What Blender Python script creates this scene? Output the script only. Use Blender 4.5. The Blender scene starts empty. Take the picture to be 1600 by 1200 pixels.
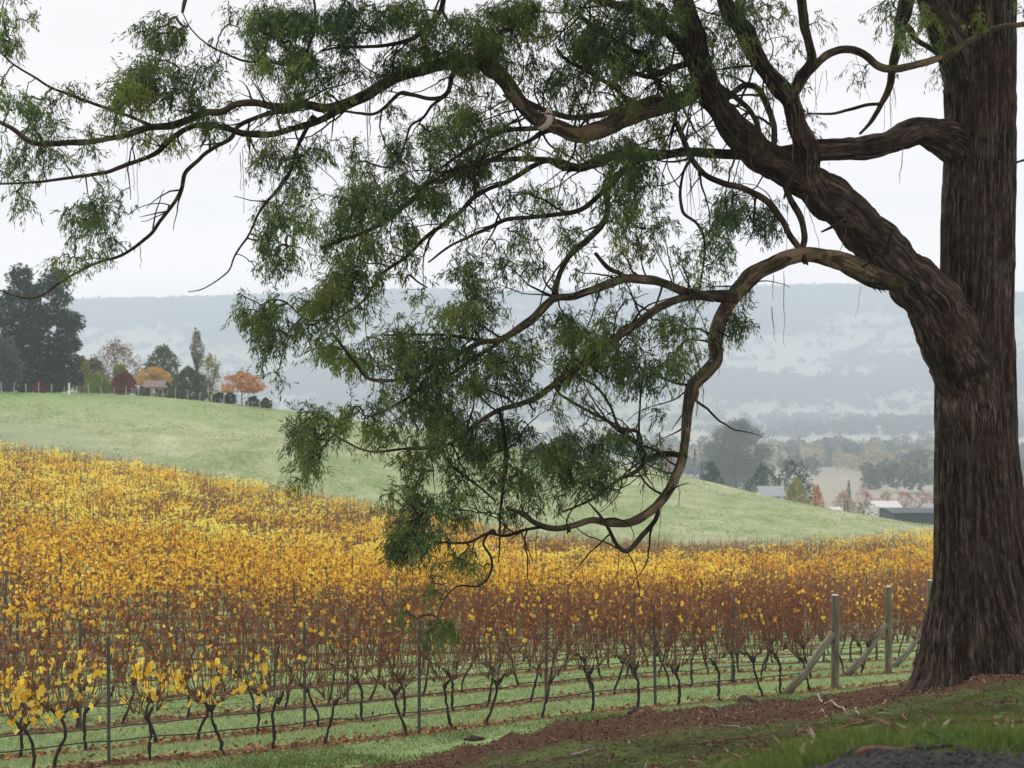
import bpy, math
import numpy as np
from mathutils import Vector

rng = np.random.default_rng(7)
scene = bpy.context.scene
C = scene.collection

# ------------------------------------------------------------------ camera, sky, sun, exposure
F = 1600 * 50.0 / 36.0                      # focal length in photo pixels (50 mm lens)
cam_d = bpy.data.cameras.new('camera'); cam = bpy.data.objects.new('camera', cam_d); C.objects.link(cam)
cam_d.lens = 50; cam_d.sensor_width = 36; cam_d.clip_start = 0.1; cam_d.clip_end = 12000
cam.location = (0, 0, 0); cam.rotation_euler = (math.radians(90), 0, 0)
cam_d.dof.use_dof = True; cam_d.dof.focus_distance = 17.5; cam_d.dof.aperture_fstop = 2.6
scene.camera = cam

SUN_DIR = Vector((-0.45, 0.62, 0.64)).normalized()
SUN_EL = math.asin(SUN_DIR.z); SUN_ROT = math.atan2(SUN_DIR.x, SUN_DIR.y)
world = bpy.data.worlds.new('World'); scene.world = world; world.use_nodes = True
wn = world.node_tree; wn.nodes.clear()
def wnode(t, **k):
    n = wn.nodes.new(t)
    for a, b in k.items(): setattr(n, a, b)
    return n
w_out = wnode('ShaderNodeOutputWorld'); w_bg = wnode('ShaderNodeBackground')
w_sky = wnode('ShaderNodeTexSky', sky_type='NISHITA', sun_disc=False)
w_sky.sun_elevation = SUN_EL; w_sky.sun_rotation = SUN_ROT
w_tc = wnode('ShaderNodeTexCoord'); w_sep = wnode('ShaderNodeSeparateXYZ')
w_ramp = wnode('ShaderNodeValToRGB')
w_noise = wnode('ShaderNodeTexNoise'); w_map = wnode('ShaderNodeMapping')
w_map.inputs['Scale'].default_value = (1.2, 1.2, 9.0)
w_noise.inputs['Scale'].default_value = 1.6; w_noise.inputs['Detail'].default_value = 5
SKY_GAIN = 15.4
els = w_ramp.color_ramp.elements                     # overcast deck: position = sin(elevation)*0.5 + 0.5
els[0].position = 0.40; els[0].color = (0.16, 0.17, 0.15, 1)
els[1].position = 0.495; els[1].color = (0.92, 0.78, 0.73, 1)
for p, c in ((0.53, (0.95, 0.79, 0.73)), (0.56, (0.60, 0.545, 0.54)), (0.66, (0.485, 0.458, 0.462)), (0.80, (0.62, 0.60, 0.595)), (1.0, (0.78, 0.765, 0.755))):
    e = els.new(p); e.color = c + (1,)
w_ma = wnode('ShaderNodeMath', operation='MULTIPLY_ADD'); w_ma.inputs[1].default_value = 0.5; w_ma.inputs[2].default_value = 0.5
w_cl = wnode('ShaderNodeMapRange'); w_cl.inputs[1].default_value = 0.3; w_cl.inputs[2].default_value = 0.7
w_cl.inputs[3].default_value = 0.93; w_cl.inputs[4].default_value = 1.06
w_mul = wnode('ShaderNodeVectorMath', operation='SCALE'); w_gain = wnode('ShaderNodeVectorMath', operation='SCALE')
w_gain.inputs['Scale'].default_value = SKY_GAIN
w_mix = wnode('ShaderNodeMix', data_type='RGBA'); w_mix.inputs['Factor'].default_value = 0.97
L = wn.links.new
L(w_tc.outputs['Generated'], w_sep.inputs[0]); L(w_sep.outputs['Z'], w_ma.inputs[0]); L(w_ma.outputs[0], w_ramp.inputs[0])
L(w_tc.outputs['Generated'], w_map.inputs[0]); L(w_map.outputs[0], w_noise.inputs['Vector'])
L(w_noise.outputs['Fac'], w_cl.inputs[0]); L(w_ramp.outputs[0], w_mul.inputs[0]); L(w_cl.outputs[0], w_mul.inputs['Scale'])
L(w_mul.outputs[0], w_gain.inputs[0]); L(w_sky.outputs[0], w_mix.inputs['A']); L(w_gain.outputs[0], w_mix.inputs['B'])
L(w_mix.outputs['Result'], w_bg.inputs['Color']); w_bg.inputs['Strength'].default_value = 0.1
L(w_bg.outputs[0], w_out.inputs['Surface'])

sun_d = bpy.data.lights.new('sun', 'SUN'); sun_d.energy = 1.5; sun_d.angle = math.radians(14); sun_d.color = (1, 0.93, 0.83)
sun = bpy.data.objects.new('sun', sun_d); C.objects.link(sun)
sun.rotation_euler = SUN_DIR.to_track_quat('Z', 'Y').to_euler(); sun.location = (0, 0, 60)

vs = scene.view_settings
vs.view_transform = 'Standard'; vs.look = 'None'; vs.exposure = 0.46; vs.gamma = 1; vs.use_curve_mapping = False
scene.render.engine = 'CYCLES'
cy = scene.cycles
cy.max_bounces = 8; cy.diffuse_bounces = 3; cy.glossy_bounces = 2; cy.transmission_bounces = 4
cy.transparent_max_bounces = 8; cy.volume_bounces = 2; cy.use_denoising = True
cy.sample_clamp_indirect = 6

HAZE_DENSITY = 0.00056
HAZE_COLOR = (0.75, 0.86, 0.98, 1)

# ------------------------------------------------------------------ helpers
def P(px, py, Y):                            # a point of the place: photo direction at a distance of Y metres
    return np.array([(px - 800) / F * Y, Y, (600 - py) / F * Y])

def _hash(ix, iy, iz, seed):
    h = (ix.astype(np.int64) * 374761393 + iy.astype(np.int64) * 668265263 + iz.astype(np.int64) * 2147483647 + seed * 1274126177) & 0xffffffff
    h = ((h ^ (h >> 13)) * 1274126177) & 0xffffffff
    h = h ^ (h >> 16)
    return (h & 0xffff) / 65535.0
def vnoise(x, y, z=0.0, seed=0):
    x, y, z = np.broadcast_arrays(np.asarray(x, float), np.asarray(y, float), np.asarray(z, float))
    ix, iy, iz = np.floor(x), np.floor(y), np.floor(z)
    fx, fy, fz = x - ix, y - iy, z - iz
    fx, fy, fz = [f * f * (3 - 2 * f) for f in (fx, fy, fz)]
    r = 0
    for a in (0, 1):
        for b in (0, 1):
            for c in (0, 1):
                w = (fx if a else 1 - fx) * (fy if b else 1 - fy) * (fz if c else 1 - fz)
                r = r + w * _hash(ix + a, iy + b, iz + c, seed)
    return r * 2 - 1
def fbm(x, y, z=0.0, seed=0, oct=4):
    r = 0; a = 1.0; s = 1.0; t = 0
    for o in range(oct):
        r = r + a * vnoise(np.asarray(x) * s, np.asarray(y) * s, np.asarray(z) * s, seed + o); t += a; a *= .5; s *= 2.03
    return r / t

def mk(name, V, F4=None, F3=None, mats=(), midx=None, smooth=False, uv=None, cols=None):
    V = np.asarray(V, np.float32).reshape(-1, 3)
    parts, starts, n = [], [], 0
    F4 = np.zeros((0, 4), int) if F4 is None else np.asarray(F4, int).reshape(-1, 4)
    F3 = np.zeros((0, 3), int) if F3 is None else np.asarray(F3, int).reshape(-1, 3)
    loops = np.concatenate([F4.ravel(), F3.ravel()]).astype(np.int32)
    tot = np.concatenate([np.full(len(F4), 4), np.full(len(F3), 3)]).astype(np.int32)
    st = np.concatenate([[0], np.cumsum(tot)[:-1]]).astype(np.int32) if len(tot) else np.zeros(0, np.int32)
    me = bpy.data.meshes.new(name)
    me.vertices.add(len(V)); me.vertices.foreach_set('co', V.ravel())
    me.loops.add(len(loops)); me.loops.foreach_set('vertex_index', loops)
    me.polygons.add(len(tot)); me.polygons.foreach_set('loop_start', st); me.polygons.foreach_set('loop_total', tot)
    for m in mats: me.materials.append(m)
    if midx is not None: me.polygons.foreach_set('material_index', np.asarray(midx, np.int32))
    me.polygons.foreach_set('use_smooth', np.full(len(tot), bool(smooth)))
    if uv is not None:
        a = me.attributes.new('UVMap', 'FLOAT2', 'POINT'); a.data.foreach_set('vector', np.asarray(uv, np.float32).ravel())
    if cols is not None:
        for k, arr in cols.items():
            a = me.attributes.new(k, 'FLOAT', 'POINT'); a.data.foreach_set('value', np.asarray(arr, np.float32).ravel())
    me.update(calc_edges=True); me.validate()
    return me

def obj(name, me, parent=None, loc=None):
    o = bpy.data.objects.new(name, me); C.objects.link(o)
    if parent is not None: o.parent = parent
    if loc is not None: o.location = loc
    return o
def tag(o, label=None, cat=None, group=None, kind=None):
    if label: o['label'] = label
    if cat: o['category'] = cat
    if group: o['group'] = group
    if kind: o['kind'] = kind
    return o
def thing(name, label, cat, loc=(0, 0, 0), rz=0, group=None):
    o = bpy.data.objects.new(name, None); C.objects.link(o); o.location = loc; o.rotation_euler = (0, 0, rz)
    o.empty_display_size = .2
    return tag(o, label, cat, group)

class Geo:                                   # collects pieces, then links them as one mesh
    def __init__(s): s.V = []; s.Q = []; s.T = []; s.qm = []; s.tm = []; s.uv = []; s.n = 0
    def add(s, V, Q=None, T=None, m=0, uv=None):
        V = np.asarray(V, float).reshape(-1, 3)
        if Q is not None and len(Q):
            Q = np.asarray(Q, int); s.Q.append(Q + s.n); s.qm.append(np.full(len(Q), m))
        if T is not None and len(T):
            T = np.asarray(T, int); s.T.append(T + s.n); s.tm.append(np.full(len(T), m))
        s.uv.append(np.zeros((len(V), 2)) if uv is None else uv)
        s.V.append(V); s.n += len(V)
    def mesh(s, name, mats, smooth=False):
        Q = np.concatenate(s.Q) if s.Q else None; T = np.concatenate(s.T) if s.T else None
        mi = np.concatenate((s.qm if s.Q else []) + (s.tm if s.T else []))
        return mk(name, np.concatenate(s.V), Q, T, mats, mi, smooth, np.concatenate(s.uv))

def frames(Pn):
    T = np.gradient(Pn, axis=0); T /= np.linalg.norm(T, axis=1)[:, None] + 1e-12
    ref = np.array([0., 1, 0]) if abs(T[0][1]) < .9 else np.array([1., 0, 0])
    A = np.zeros_like(Pn); a = ref - T[0] * ref.dot(T[0]); a /= np.linalg.norm(a); A[0] = a
    for i in range(1, len(Pn)):
        a = A[i - 1] - T[i] * A[i - 1].dot(T[i]); nn = np.linalg.norm(a)
        A[i] = a / nn if nn > 1e-6 else A[i - 1]
    return T, A, np.cross(T, A)
def tube(Pn, R, sides=8, cap=True, rough=0.0, seed=0):
    Pn = np.asarray(Pn, float); R = np.broadcast_to(np.asarray(R, float), (len(Pn),)).copy()
    T, A, B = frames(Pn)
    th = np.arange(sides) / sides * 2 * np.pi
    ln = np.concatenate([[0], np.cumsum(np.linalg.norm(np.diff(Pn, axis=0), axis=1))])
    RR = R[:, None] * np.ones(sides)
    if rough:
        ct, stt = np.cos(th), np.sin(th)
        RR = RR * (1 + rough * fbm(ct[None, :] * 1.6 + seed, stt[None, :] * 1.6, ln[:, None] * 2.2, seed, 3)
                   + rough * .9 * vnoise(ct[None] * 3.5 + seed, stt[None] * 3.5, ln[:, None] * 1.1, seed + 9))
        if sides >= 20:                           # long strands of bark
            RR = RR + .012 * (1 - 2 * np.abs(vnoise(ct[None] * 7 + seed, stt[None] * 7, ln[:, None] * 1.3, seed + 4))) + .008 * fbm(ct[None] * 12, stt[None] * 12, ln[:, None] * 2.2, seed + 6, 2)
    V = Pn[:, None] + RR[..., None] * (np.cos(th)[None, :, None] * A[:, None] + np.sin(th)[None, :, None] * B[:, None])
    n = len(Pn); i = np.arange(n - 1)[:, None] * sides; j = np.arange(sides)[None]; j2 = (j + 1) % sides
    Q = np.stack([i + j, i + j2, i + sides + j2, i + sides + j], -1).reshape(-1, 4)
    uv = np.stack([np.broadcast_to(np.minimum(th, 2 * np.pi - th)[None] * R[:, None].mean(), (n, sides)), np.broadcast_to(ln[:, None], (n, sides))], -1).reshape(-1, 2)
    V = V.reshape(-1, 3); T3 = None
    if cap:
        V = np.concatenate([V, Pn[-1:] + T[-1] * R[-1] * .3, Pn[:1]]); uv = np.concatenate([uv, [[0, ln[-1]], [0, 0]]])
        b = (n - 1) * sides; k = np.arange(sides)
        T3 = np.concatenate([np.stack([b + k, b + (k + 1) % sides, np.full(sides, n * sides)], -1),
                             np.stack([(k + 1) % sides, k, np.full(sides, n * sides + 1)], -1)])
    return V, Q, T3, uv
def spline(pts, step):
    pts = np.asarray(pts, float)
    d = np.linalg.norm(np.diff(pts[:, :3], axis=0), axis=1); t = np.concatenate([[0], np.cumsum(d)])
    m = np.zeros_like(pts)
    s = np.diff(pts, axis=0) / np.maximum(np.diff(t)[:, None], 1e-9)
    m[0] = s[0]; m[-1] = s[-1]; m[1:-1] = (s[:-1] + s[1:]) / 2
    tq = np.linspace(0, t[-1], max(3, int(t[-1] / step) + 1))
    i = np.clip(np.searchsorted(t, tq, 'right') - 1, 0, len(t) - 2); h = t[i + 1] - t[i]; u = ((tq - t[i]) / np.maximum(h, 1e-9))[:, None]; h = h[:, None]
    return (2 * u**3 - 3 * u**2 + 1) * pts[i] + (u**3 - 2 * u**2 + u) * h * m[i] + (-2 * u**3 + 3 * u**2) * pts[i + 1] + (u**3 - u**2) * h * m[i + 1]
def box(lo, hi):
    lo, hi = np.asarray(lo, float), np.asarray(hi, float)
    V = np.array([[x, y, z] for x in (lo[0], hi[0]) for y in (lo[1], hi[1]) for z in (lo[2], hi[2])])
    Q = np.array([[0, 1, 3, 2], [4, 6, 7, 5], [0, 4, 5, 1], [2, 3, 7, 6], [0, 2, 6, 4], [1, 5, 7, 3]])
    return V, Q
def unit(a): return a / (np.linalg.norm(a, axis=-1, keepdims=True) + 1e-12)
def kites(B, D, N, Ln, W, mid=.42, fold=0.0):          # leaf: base, side, tip, side
    D = unit(D); S = unit(np.cross(D, N)); U = np.cross(S, D)
    Ln = np.asarray(Ln)[:, None]; W = np.asarray(W)[:, None]
    M = B + D * Ln * mid + U * W * fold
    V = np.stack([B, M + S * W / 2, B + D * Ln, M - S * W / 2], 1).reshape(-1, 3)
    return V, np.arange(len(B) * 4).reshape(-1, 4)
def rdir(n): return unit(rng.normal(size=(n, 3)))

# ------------------------------------------------------------------ materials
def mat(name):
    m = bpy.data.materials.new(name); m.use_nodes = True; nt = m.node_tree
    return m, nt, nt.nodes['Principled BSDF']
def N_(nt, t, **k):
    n = nt.nodes.new(t)
    for a, b in k.items():
        if a.startswith('i_'): n.inputs[a[2:].replace('_', ' ')].default_value = b
        else: setattr(n, a, b)
    return n
def ramp(nt, stops, src=None):
    r = nt.nodes.new('ShaderNodeValToRGB'); e = r.color_ramp.elements
    e[0].position, e[0].color = stops[0][0], tuple(stops[0][1]) + (1,)
    e[1].position, e[1].color = stops[-1][0], tuple(stops[-1][1]) + (1,)
    for p, c in stops[1:-1]:
        x = e.new(p); x.color = tuple(c) + (1,)
    if src is not None: nt.links.new(src, r.inputs[0])
    return r
def noise(nt, vec, scale, detail=4, rough=.55, dist=0):
    n = N_(nt, 'ShaderNodeTexNoise'); n.inputs['Scale'].default_value = scale; n.inputs['Detail'].default_value = detail
    n.inputs['Roughness'].default_value = rough; n.inputs['Distortion'].default_value = dist
    if vec is not None: nt.links.new(vec, n.inputs['Vector'])
    return n
def mixc(nt, fac, a, b):
    m = nt.nodes.new('ShaderNodeMix'); m.data_type = 'RGBA'
    for s, x in (('Factor', fac), ('A', a), ('B', b)):
        if hasattr(x, 'is_output'): nt.links.new(x, m.inputs[s])
        else: m.inputs[s].default_value = x if s == 'Factor' else tuple(x) + (1,)
    return m.outputs['Result']
def mathn(nt, op, a, b=0.0, c=0.0, clamp=False):
    m = nt.nodes.new('ShaderNodeMath'); m.operation = op; m.use_clamp = clamp
    for i, x in enumerate((a, b, c)):
        if hasattr(x, 'is_output'): nt.links.new(x, m.inputs[i])
        else: m.inputs[i].default_value = x
    return m.outputs[0]
def bump(nt, h, bs, strength=.5, dist=.02):
    b = N_(nt, 'ShaderNodeBump'); b.inputs['Strength'].default_value = strength; b.inputs['Distance'].default_value = dist
    nt.links.new(h, b.inputs['Height']); nt.links.new(b.outputs[0], bs.inputs['Normal'])

def tint_out(nt, tint):
    a = N_(nt, 'ShaderNodeAttribute', attribute_name='tint' if tint is True else tint)
    if tint is True: return a.outputs['Fac']
    x = N_(nt, 'ShaderNodeSeparateXYZ'); nt.links.new(a.outputs['Vector'], x.inputs[0]); return x.outputs['X']
def leaf_mat(name, stops, trans=.35, rough=.5, patch=None, tint=False):
    m, nt, bs = mat(name)
    g = N_(nt, 'ShaderNodeNewGeometry')
    r = ramp(nt, stops, tint_out(nt, tint) if tint else g.outputs['Random Per Island']); col = r.outputs[0]
    if patch:                                # slow drift of tint through the crown
        n = noise(nt, g.outputs['Position'], patch[0], 2); f = mathn(nt, 'MULTIPLY_ADD', n.outputs['Fac'], 3.0, -1.15, clamp=True)
        col = mixc(nt, f, col, mixc(nt, .6, col, patch[1]))
    nt.links.new(col, bs.inputs['Base Color']); bs.inputs['Roughness'].default_value = rough
    bs.inputs['Specular IOR Level'].default_value = .15
    t = N_(nt, 'ShaderNodeBsdfTranslucent'); nt.links.new(col, t.inputs['Color'])
    mx = N_(nt, 'ShaderNodeMixShader'); mx.inputs[0].default_value = trans
    nt.links.new(bs.outputs[0], mx.inputs[1]); nt.links.new(t.outputs[0], mx.inputs[2])
    nt.links.new(mx.outputs[0], nt.nodes['Material Output'].inputs['Surface'])
    return m
def plain(name, c, rough=.8, var=.25, scale=8, metal=0):
    m, nt, bs = mat(name); tc = N_(nt, 'ShaderNodeTexCoord')
    n = noise(nt, tc.outputs['Object'], scale, 5)
    r = ramp(nt, [(.3, [x * (1 - var) for x in c]), (.7, [min(1, x * (1 + var)) for x in c])], n.outputs['Fac'])
    nt.links.new(r.outputs[0], bs.inputs['Base Color']); bs.inputs['Roughness'].default_value = rough; bs.inputs['Metallic'].default_value = metal
    bump(nt, n.outputs['Fac'], bs, .3, .01)
    return m
def bark(name, stops, moss=0.0, peel=None, vs_=.18, sc=26, bstr=.7, mosscol=(.05, .065, .015)):
    m, nt, bs = mat(name)
    uv = N_(nt, 'ShaderNodeAttribute', attribute_name='UVMap'); mp = N_(nt, 'ShaderNodeMapping'); mp.inputs['Scale'].default_value = (1, vs_, 1)
    nt.links.new(uv.outputs['Vector'], mp.inputs['Vector'])
    g = N_(nt, 'ShaderNodeNewGeometry')
    n1 = noise(nt, mp.outputs[0], sc, 6, .65, .3); n2 = noise(nt, mp.outputs[0], sc * .22, 4, .6)
    s = mathn(nt, 'MULTIPLY_ADD', mathn(nt, 'SUBTRACT', n2.outputs['Fac'], .5), .9, mathn(nt, 'MULTIPLY_ADD', mathn(nt, 'SUBTRACT', n1.outputs['Fac'], .5), 1.25, .5))
    col = ramp(nt, stops, s).outputs[0]
    if vs_ < .1:                              # broad drifts of red-brown and grey along the trunk
        nd = noise(nt, g.outputs['Position'], 1.7, 4, .6); col = mixc(nt, ramp(nt, [(.46, (0, 0, 0)), (.66, (.28, .28, .28))], nd.outputs['Fac']).outputs[0], col, (.075, .046, .030))
        nd = noise(nt, g.outputs['Position'], 2.6, 4, .6); col = mixc(nt, ramp(nt, [(.54, (0, 0, 0)), (.70, (.45, .45, .45))], nd.outputs['Fac']).outputs[0], col, (.105, .095, .088))
    if peel:
        n3 = noise(nt, mp.outputs[0], 9, 5, .7, 1.2); f = ramp(nt, [(.52, (0, 0, 0)), (.55, (.85, .85, .85))], n3.outputs['Fac']).outputs[0]
        col = mixc(nt, f, col, peel)
    if moss:
        n4 = noise(nt, g.outputs['Position'], 3.2, 5, .65); f = ramp(nt, [(.50, (0, 0, 0)), (.70, (moss,) * 3)], n4.outputs['Fac']).outputs[0]
        col = mixc(nt, f, col, mosscol)
    nt.links.new(col, bs.inputs['Base Color']); bs.inputs['Roughness'].default_value = .9; bs.inputs['Specular IOR Level'].default_value = .10
    bump(nt, s, bs, bstr, .03)
    return m

M = {}
M['bark_rough'] = bark('stringy_bark', [(.30, (.0045, .0032, .0024)), (.45, (.019, .0135, .0102)), (.57, (.058, .042, .032)), (.75, (.20, .155, .122))], moss=.22, vs_=.075, sc=78, bstr=1.0)
M['bark_limb'] = bark('limb_bark', [(.26, (.008, .006, .004)), (.46, (.026, .019, .013)), (.62, (.062, .048, .033)), (.82, (.16, .13, .09))], moss=.7, peel=(.12, .078, .046), vs_=.14, sc=26, bstr=.9)
M['bark_pale'] = bark('smooth_bark', [(.26, (.014, .010, .007)), (.46, (.050, .038, .025)), (.62, (.11, .086, .058)), (.82, (.24, .19, .13))], moss=.8, peel=(.22, .155, .10), vs_=.18, sc=20, bstr=.8)
M['twig'] = plain('twig_bark', (.026, .020, .015), .85, .4, 12)
M['strip'] = plain('peeling_bark', (.13, .065, .045), .85, .5, 14)
M['gum_leaf'] = leaf_mat('gum_leaf', [(0, (.022, .054, .028)), (.4, (.058, .122, .046)), (.75, (.118, .215, .068)), (1, (.25, .32, .09))], .42, .45, (.75, (.26, .31, .04)), True)
M['yellow_leaf'] = leaf_mat('yellow_vine_leaf', [(0, (.50, .19, .05)), (.2, (.78, .38, .06)), (.42, (.92, .58, .06)), (.7, (.97, .72, .10)), (.95, (.97, .82, .24)), (1, (.90, .84, .20))], .5, .65, None, 'UVMap')
M['rust_leaf'] = leaf_mat('withered_vine_leaf', [(0, (.16, .055, .030)), (.35, (.33, .115, .045)), (.7, (.50, .20, .065)), (.9, (.66, .34, .10)), (1, (.78, .50, .14))], .4, .75, (.4, (.30, .12, .08)))
M['cane'] = plain('vine_cane', (.20, .098, .058), .8, .4, 10)
M['vine_trunk'] = plain('vine_trunk_bark', (.038, .027, .021), .95, .5, 20)
M['litter'] = leaf_mat('fallen_leaves', [(0, (.11, .042, .024)), (.4, (.24, .095, .045)), (.8, (.40, .19, .09)), (1, (.58, .34, .14))], .15, .75)
M['mulch'] = leaf_mat('bark_chips', [(0, (.040, .021, .012)), (.5, (.125, .062, .034)), (.88, (.23, .13, .075)), (1, (.42, .34, .26))], .05, .85)
M['blade'] = leaf_mat('grass_blade', [(0, (.045, .078, .014)), (.5, (.095, .17, .030)), (.85, (.17, .24, .05)), (1, (.30, .28, .11))], .35, .55)
M['frost_blade'] = leaf_mat('frosted_grass_blade', [(0, (.14, .22, .07)), (.5, (.32, .42, .18)), (1, (.56, .63, .40))], .3, .6)
M['weed'] = leaf_mat('weed_leaf', [(0, (.035, .10, .03)), (.6, (.075, .17, .05)), (1, (.16, .27, .11))], .3, .5)
M['steel'] = plain('galvanised_steel', (.10, .105, .11), .5, .25, 5, .3)
M['drip'] = plain('black_poly_pipe', (.012, .012, .013), .5, .2, 6)
M['wire'] = plain('fence_wire', (.10, .095, .09), .5, .2, 6, .5)
M['post_end'] = plain('cut_timber', (.50, .45, .37), .85, .2, 14)
M['pale_post'] = plain('weathered_fence_timber', (.40, .375, .33), .9, .3, 3)
M['stick'] = plain('dead_stick', (.30, .26, .22), .85, .35, 20)
M['stick_red'] = plain('fallen_bark', (.16, .075, .045), .85, .5, 14)
M['stone'] = plain('gravel_stone', (.036, .036, .038), .8, .6, 3)
M['white_wall'] = plain('white_paint', (.78, .77, .74), .7, .05, 1)
M['red_roof'] = plain('red_iron_roof', (.065, .013, .014), .6, .2, 1)
M['grey_roof'] = plain('grey_iron_roof', (.24, .25, .27), .5, .1, 1)
M['white_roof'] = plain('white_iron_roof', (.52, .51, .51), .5, .05, 1)
M['slate_wall'] = plain('slate_blue_cladding', (.030, .045, .065), .6, .15, 1)
M['glass'] = plain('dark_glass', (.04, .05, .06), .15, .1, 1)

def wood_post():
    m, nt, bs = mat('treated_pine'); uv = N_(nt, 'ShaderNodeAttribute', attribute_name='UVMap'); mp = N_(nt, 'ShaderNodeMapping')
    mp.inputs['Scale'].default_value = (1, .06, 1); nt.links.new(uv.outputs['Vector'], mp.inputs['Vector'])
    n = noise(nt, mp.outputs[0], 45, 5, .6); g = N_(nt, 'ShaderNodeNewGeometry'); n2 = noise(nt, g.outputs['Position'], 4, 4)
    c = ramp(nt, [(.3, (.055, .052, .032)), (.5, (.16, .145, .105)), (.72, (.29, .26, .20))], n.outputs['Fac']).outputs[0]
    c = mixc(nt, ramp(nt, [(.45, (0, 0, 0)), (.68, (.75,) * 3)], n2.outputs['Fac']).outputs[0], c, (.12, .125, .06))
    nt.links.new(c, bs.inputs['Base Color']); bs.inputs['Roughness'].default_value = .85; bump(nt, n.outputs['Fac'], bs, .5, .01); return m
M['timber'] = wood_post()

# ------------------------------------------------------------------ terrain (a fan-shaped grid of real heights, eye level at z = 0)
def pchip(x, y, q):
    h = np.diff(x); d = np.diff(y) / h; m = np.zeros_like(y)
    s = d[:-1] * d[1:] > 0; w1 = 2 * h[1:] + h[:-1]; w2 = h[1:] + 2 * h[:-1]
    with np.errstate(all='ignore'): hm = (w1 + w2) / (w1 / d[:-1] + w2 / d[1:])
    m[1:-1] = np.where(s, hm, 0); m[0] = d[0]; m[-1] = d[-1]
    i = np.clip(np.searchsorted(x, q, 'right') - 1, 0, len(x) - 2); u = (q - x[i]) / h[i]; hi = h[i]
    return (2*u**3-3*u**2+1)*y[i] + (u**3-2*u**2+u)*hi*m[i] + (-2*u**3+3*u**2)*y[i+1] + (u**3-u**2)*hi*m[i+1]
COLPX = np.array([-960, 0, 170, 430, 655, 850, 1100, 1305, 1460, 1600, 2560.])
KC = (COLPX - 800) / F
YR1 = 23.4 / (1 - .575 * np.clip(KC, -.8, .62))
kn = []                                       # (Y per column, Z per column)
one = np.ones(11)
kn.append((one * 1.2, one * -1.60))
kn.append((one * 6, [-2.6, -2.5, -2.4, -2.25, -2.1, -1.95, -1.8, -1.66, -1.62, -1.62, -1.5]))
kn.append((one * 11.5, [-3.9, -3.85, -3.8, -3.7, -3.5, -3.3, -3.08, -2.88, -2.78, -2.66, -2.3]))
kn.append((np.minimum(16, YR1 - 2.6), [-4.7, -5.05, -5.05, -4.95, -4.6, -4.26, -4.03, -3.79, -3.59, -3.42, -3.0]))
kn.append((np.minimum(20, YR1 - 1.5), [-5.0, -5.32, -5.34, -5.4, -5.3, -5.0, -4.75, -4.59, -4.25, -4.03, -3.7]))
kn.append((YR1, [-5.0, -5.34, -5.37, -5.48, -5.54, -5.57, -5.68, -5.78, -5.86, -5.95, -6.5]))
kn.append((YR1 + 2.6, [-5.4, -5.75, -5.78, -5.82, -5.84, -5.86, -5.96, -6.1, -6.25, -6.4, -7.0]))
kn.append((YR1 + 8, [-5.7, -6.0, -6.05, -6.15, -6.3, -6.4, -6.6, -6.9, -7.1, -7.3, -7.7]))
kn.append((YR1 + 20, [-5.7, -6.1, -6.3, -6.8, -7.2, -7.6, -7.9, -8.2, -8.3, -8.4, -8.6]))
kn.append((one * 65, [-4.4, -5.8, -6.3, -7.5, -8.4, -9.1, -9.6, -9.6, -9.4, -9.2, -9.0]))
YB = np.array([100, 95, 92, 88, 86, 84, 84, 84, 84, 84, 84.])
kn.append((YB, [-3.5, -5.6, -6.35, -8.0, -9.35, -10.5, -10.85, -10.7, -10.2, -9.8, -9.4]))
zof = lambda py, Y: (600 - np.array(py, float)) / F * np.array(Y, float)
kn.append((YB + np.array([10, 11, 11, 13, 15, 17, 17, 17, 17, 17, 17]), [-3.8, -5.6, -6.7, -8.9, -10.4, -11.3, -11.7, -11.8, -11.6, -11.4, -11]))
Ym = np.array([126, 126, 126, 124, 122, 124, 126, 125, 122, 120, 120.]); kn.append((Ym, zof([640, 655, 668, 700, 745, 786, 802, 815, 828, 835, 838], Ym)))
Yc = np.array([150, 150, 151, 155, 158, 160, 163, 165, 162, 160, 160.]); kn.append((Yc, zof([585, 612, 617, 640, 672, 709, 753, 797, 825, 836, 850], Yc)))
kn.append((np.array([200, 200, 200, 200, 205, 208, 210, 210, 210, 210, 210.]), [-3, -5, -6, -11, -15, -17, -20, -23, -24, -25, -26.]))
kn.append((one * 420, [-28, -30, -32, -33, -34, -35, -36, -36, -36, -36, -36]))
kn.append((one * 900, one * -46)); kn.append((one * 1500, one * -52)); kn.append((one * 1880, one * -44))
kn.append((one * 2100, [-8, -12, -12, -13, -14, -14, -12, -9, -8, -9, -8]))
kn.append((one * 2450, [52, 50, 48, 50, 52, 52, 52, 48, 50, 52, 52]))
Yr = one * 2900; kn.append((Yr, zof([474, 479, 473, 467, 460, 462, 458, 451, 460, 464, 464], Yr)))
kn.append((one * 3400, one * 95))
KY = np.array([k[0] for k in kn], float).T; KZ = np.array([k[1] for k in kn], float).T     # [column, knot]
NK, NY = 420, 540
kk = np.linspace(-.78, .78, NK); ly = np.linspace(math.log(1.25), math.log(3380), NY); YY = np.exp(ly)
FY = np.array([pchip(KC, KY[:, j], kk) for j in range(KY.shape[1])]); FZ = np.array([pchip(KC, KZ[:, j], kk) for j in range(KZ.shape[1])])
TZ = np.array([pchip(FY[:, c], FZ[:, c], YY) for c in range(NK)])                            # [k, y]
GX = kk[:, None] * YY[None]; GY = np.broadcast_to(YY[None], GX.shape)
RN = np.array([-.498, .867])
def rown(X, Y): return (Y - 23.4 - .575 * X) * .867              # metres behind the nearest vine row
def sstep(a, b, x): t = np.clip((x - a) / (b - a), 0, 1); return t * t * (3 - 2 * t)
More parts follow.
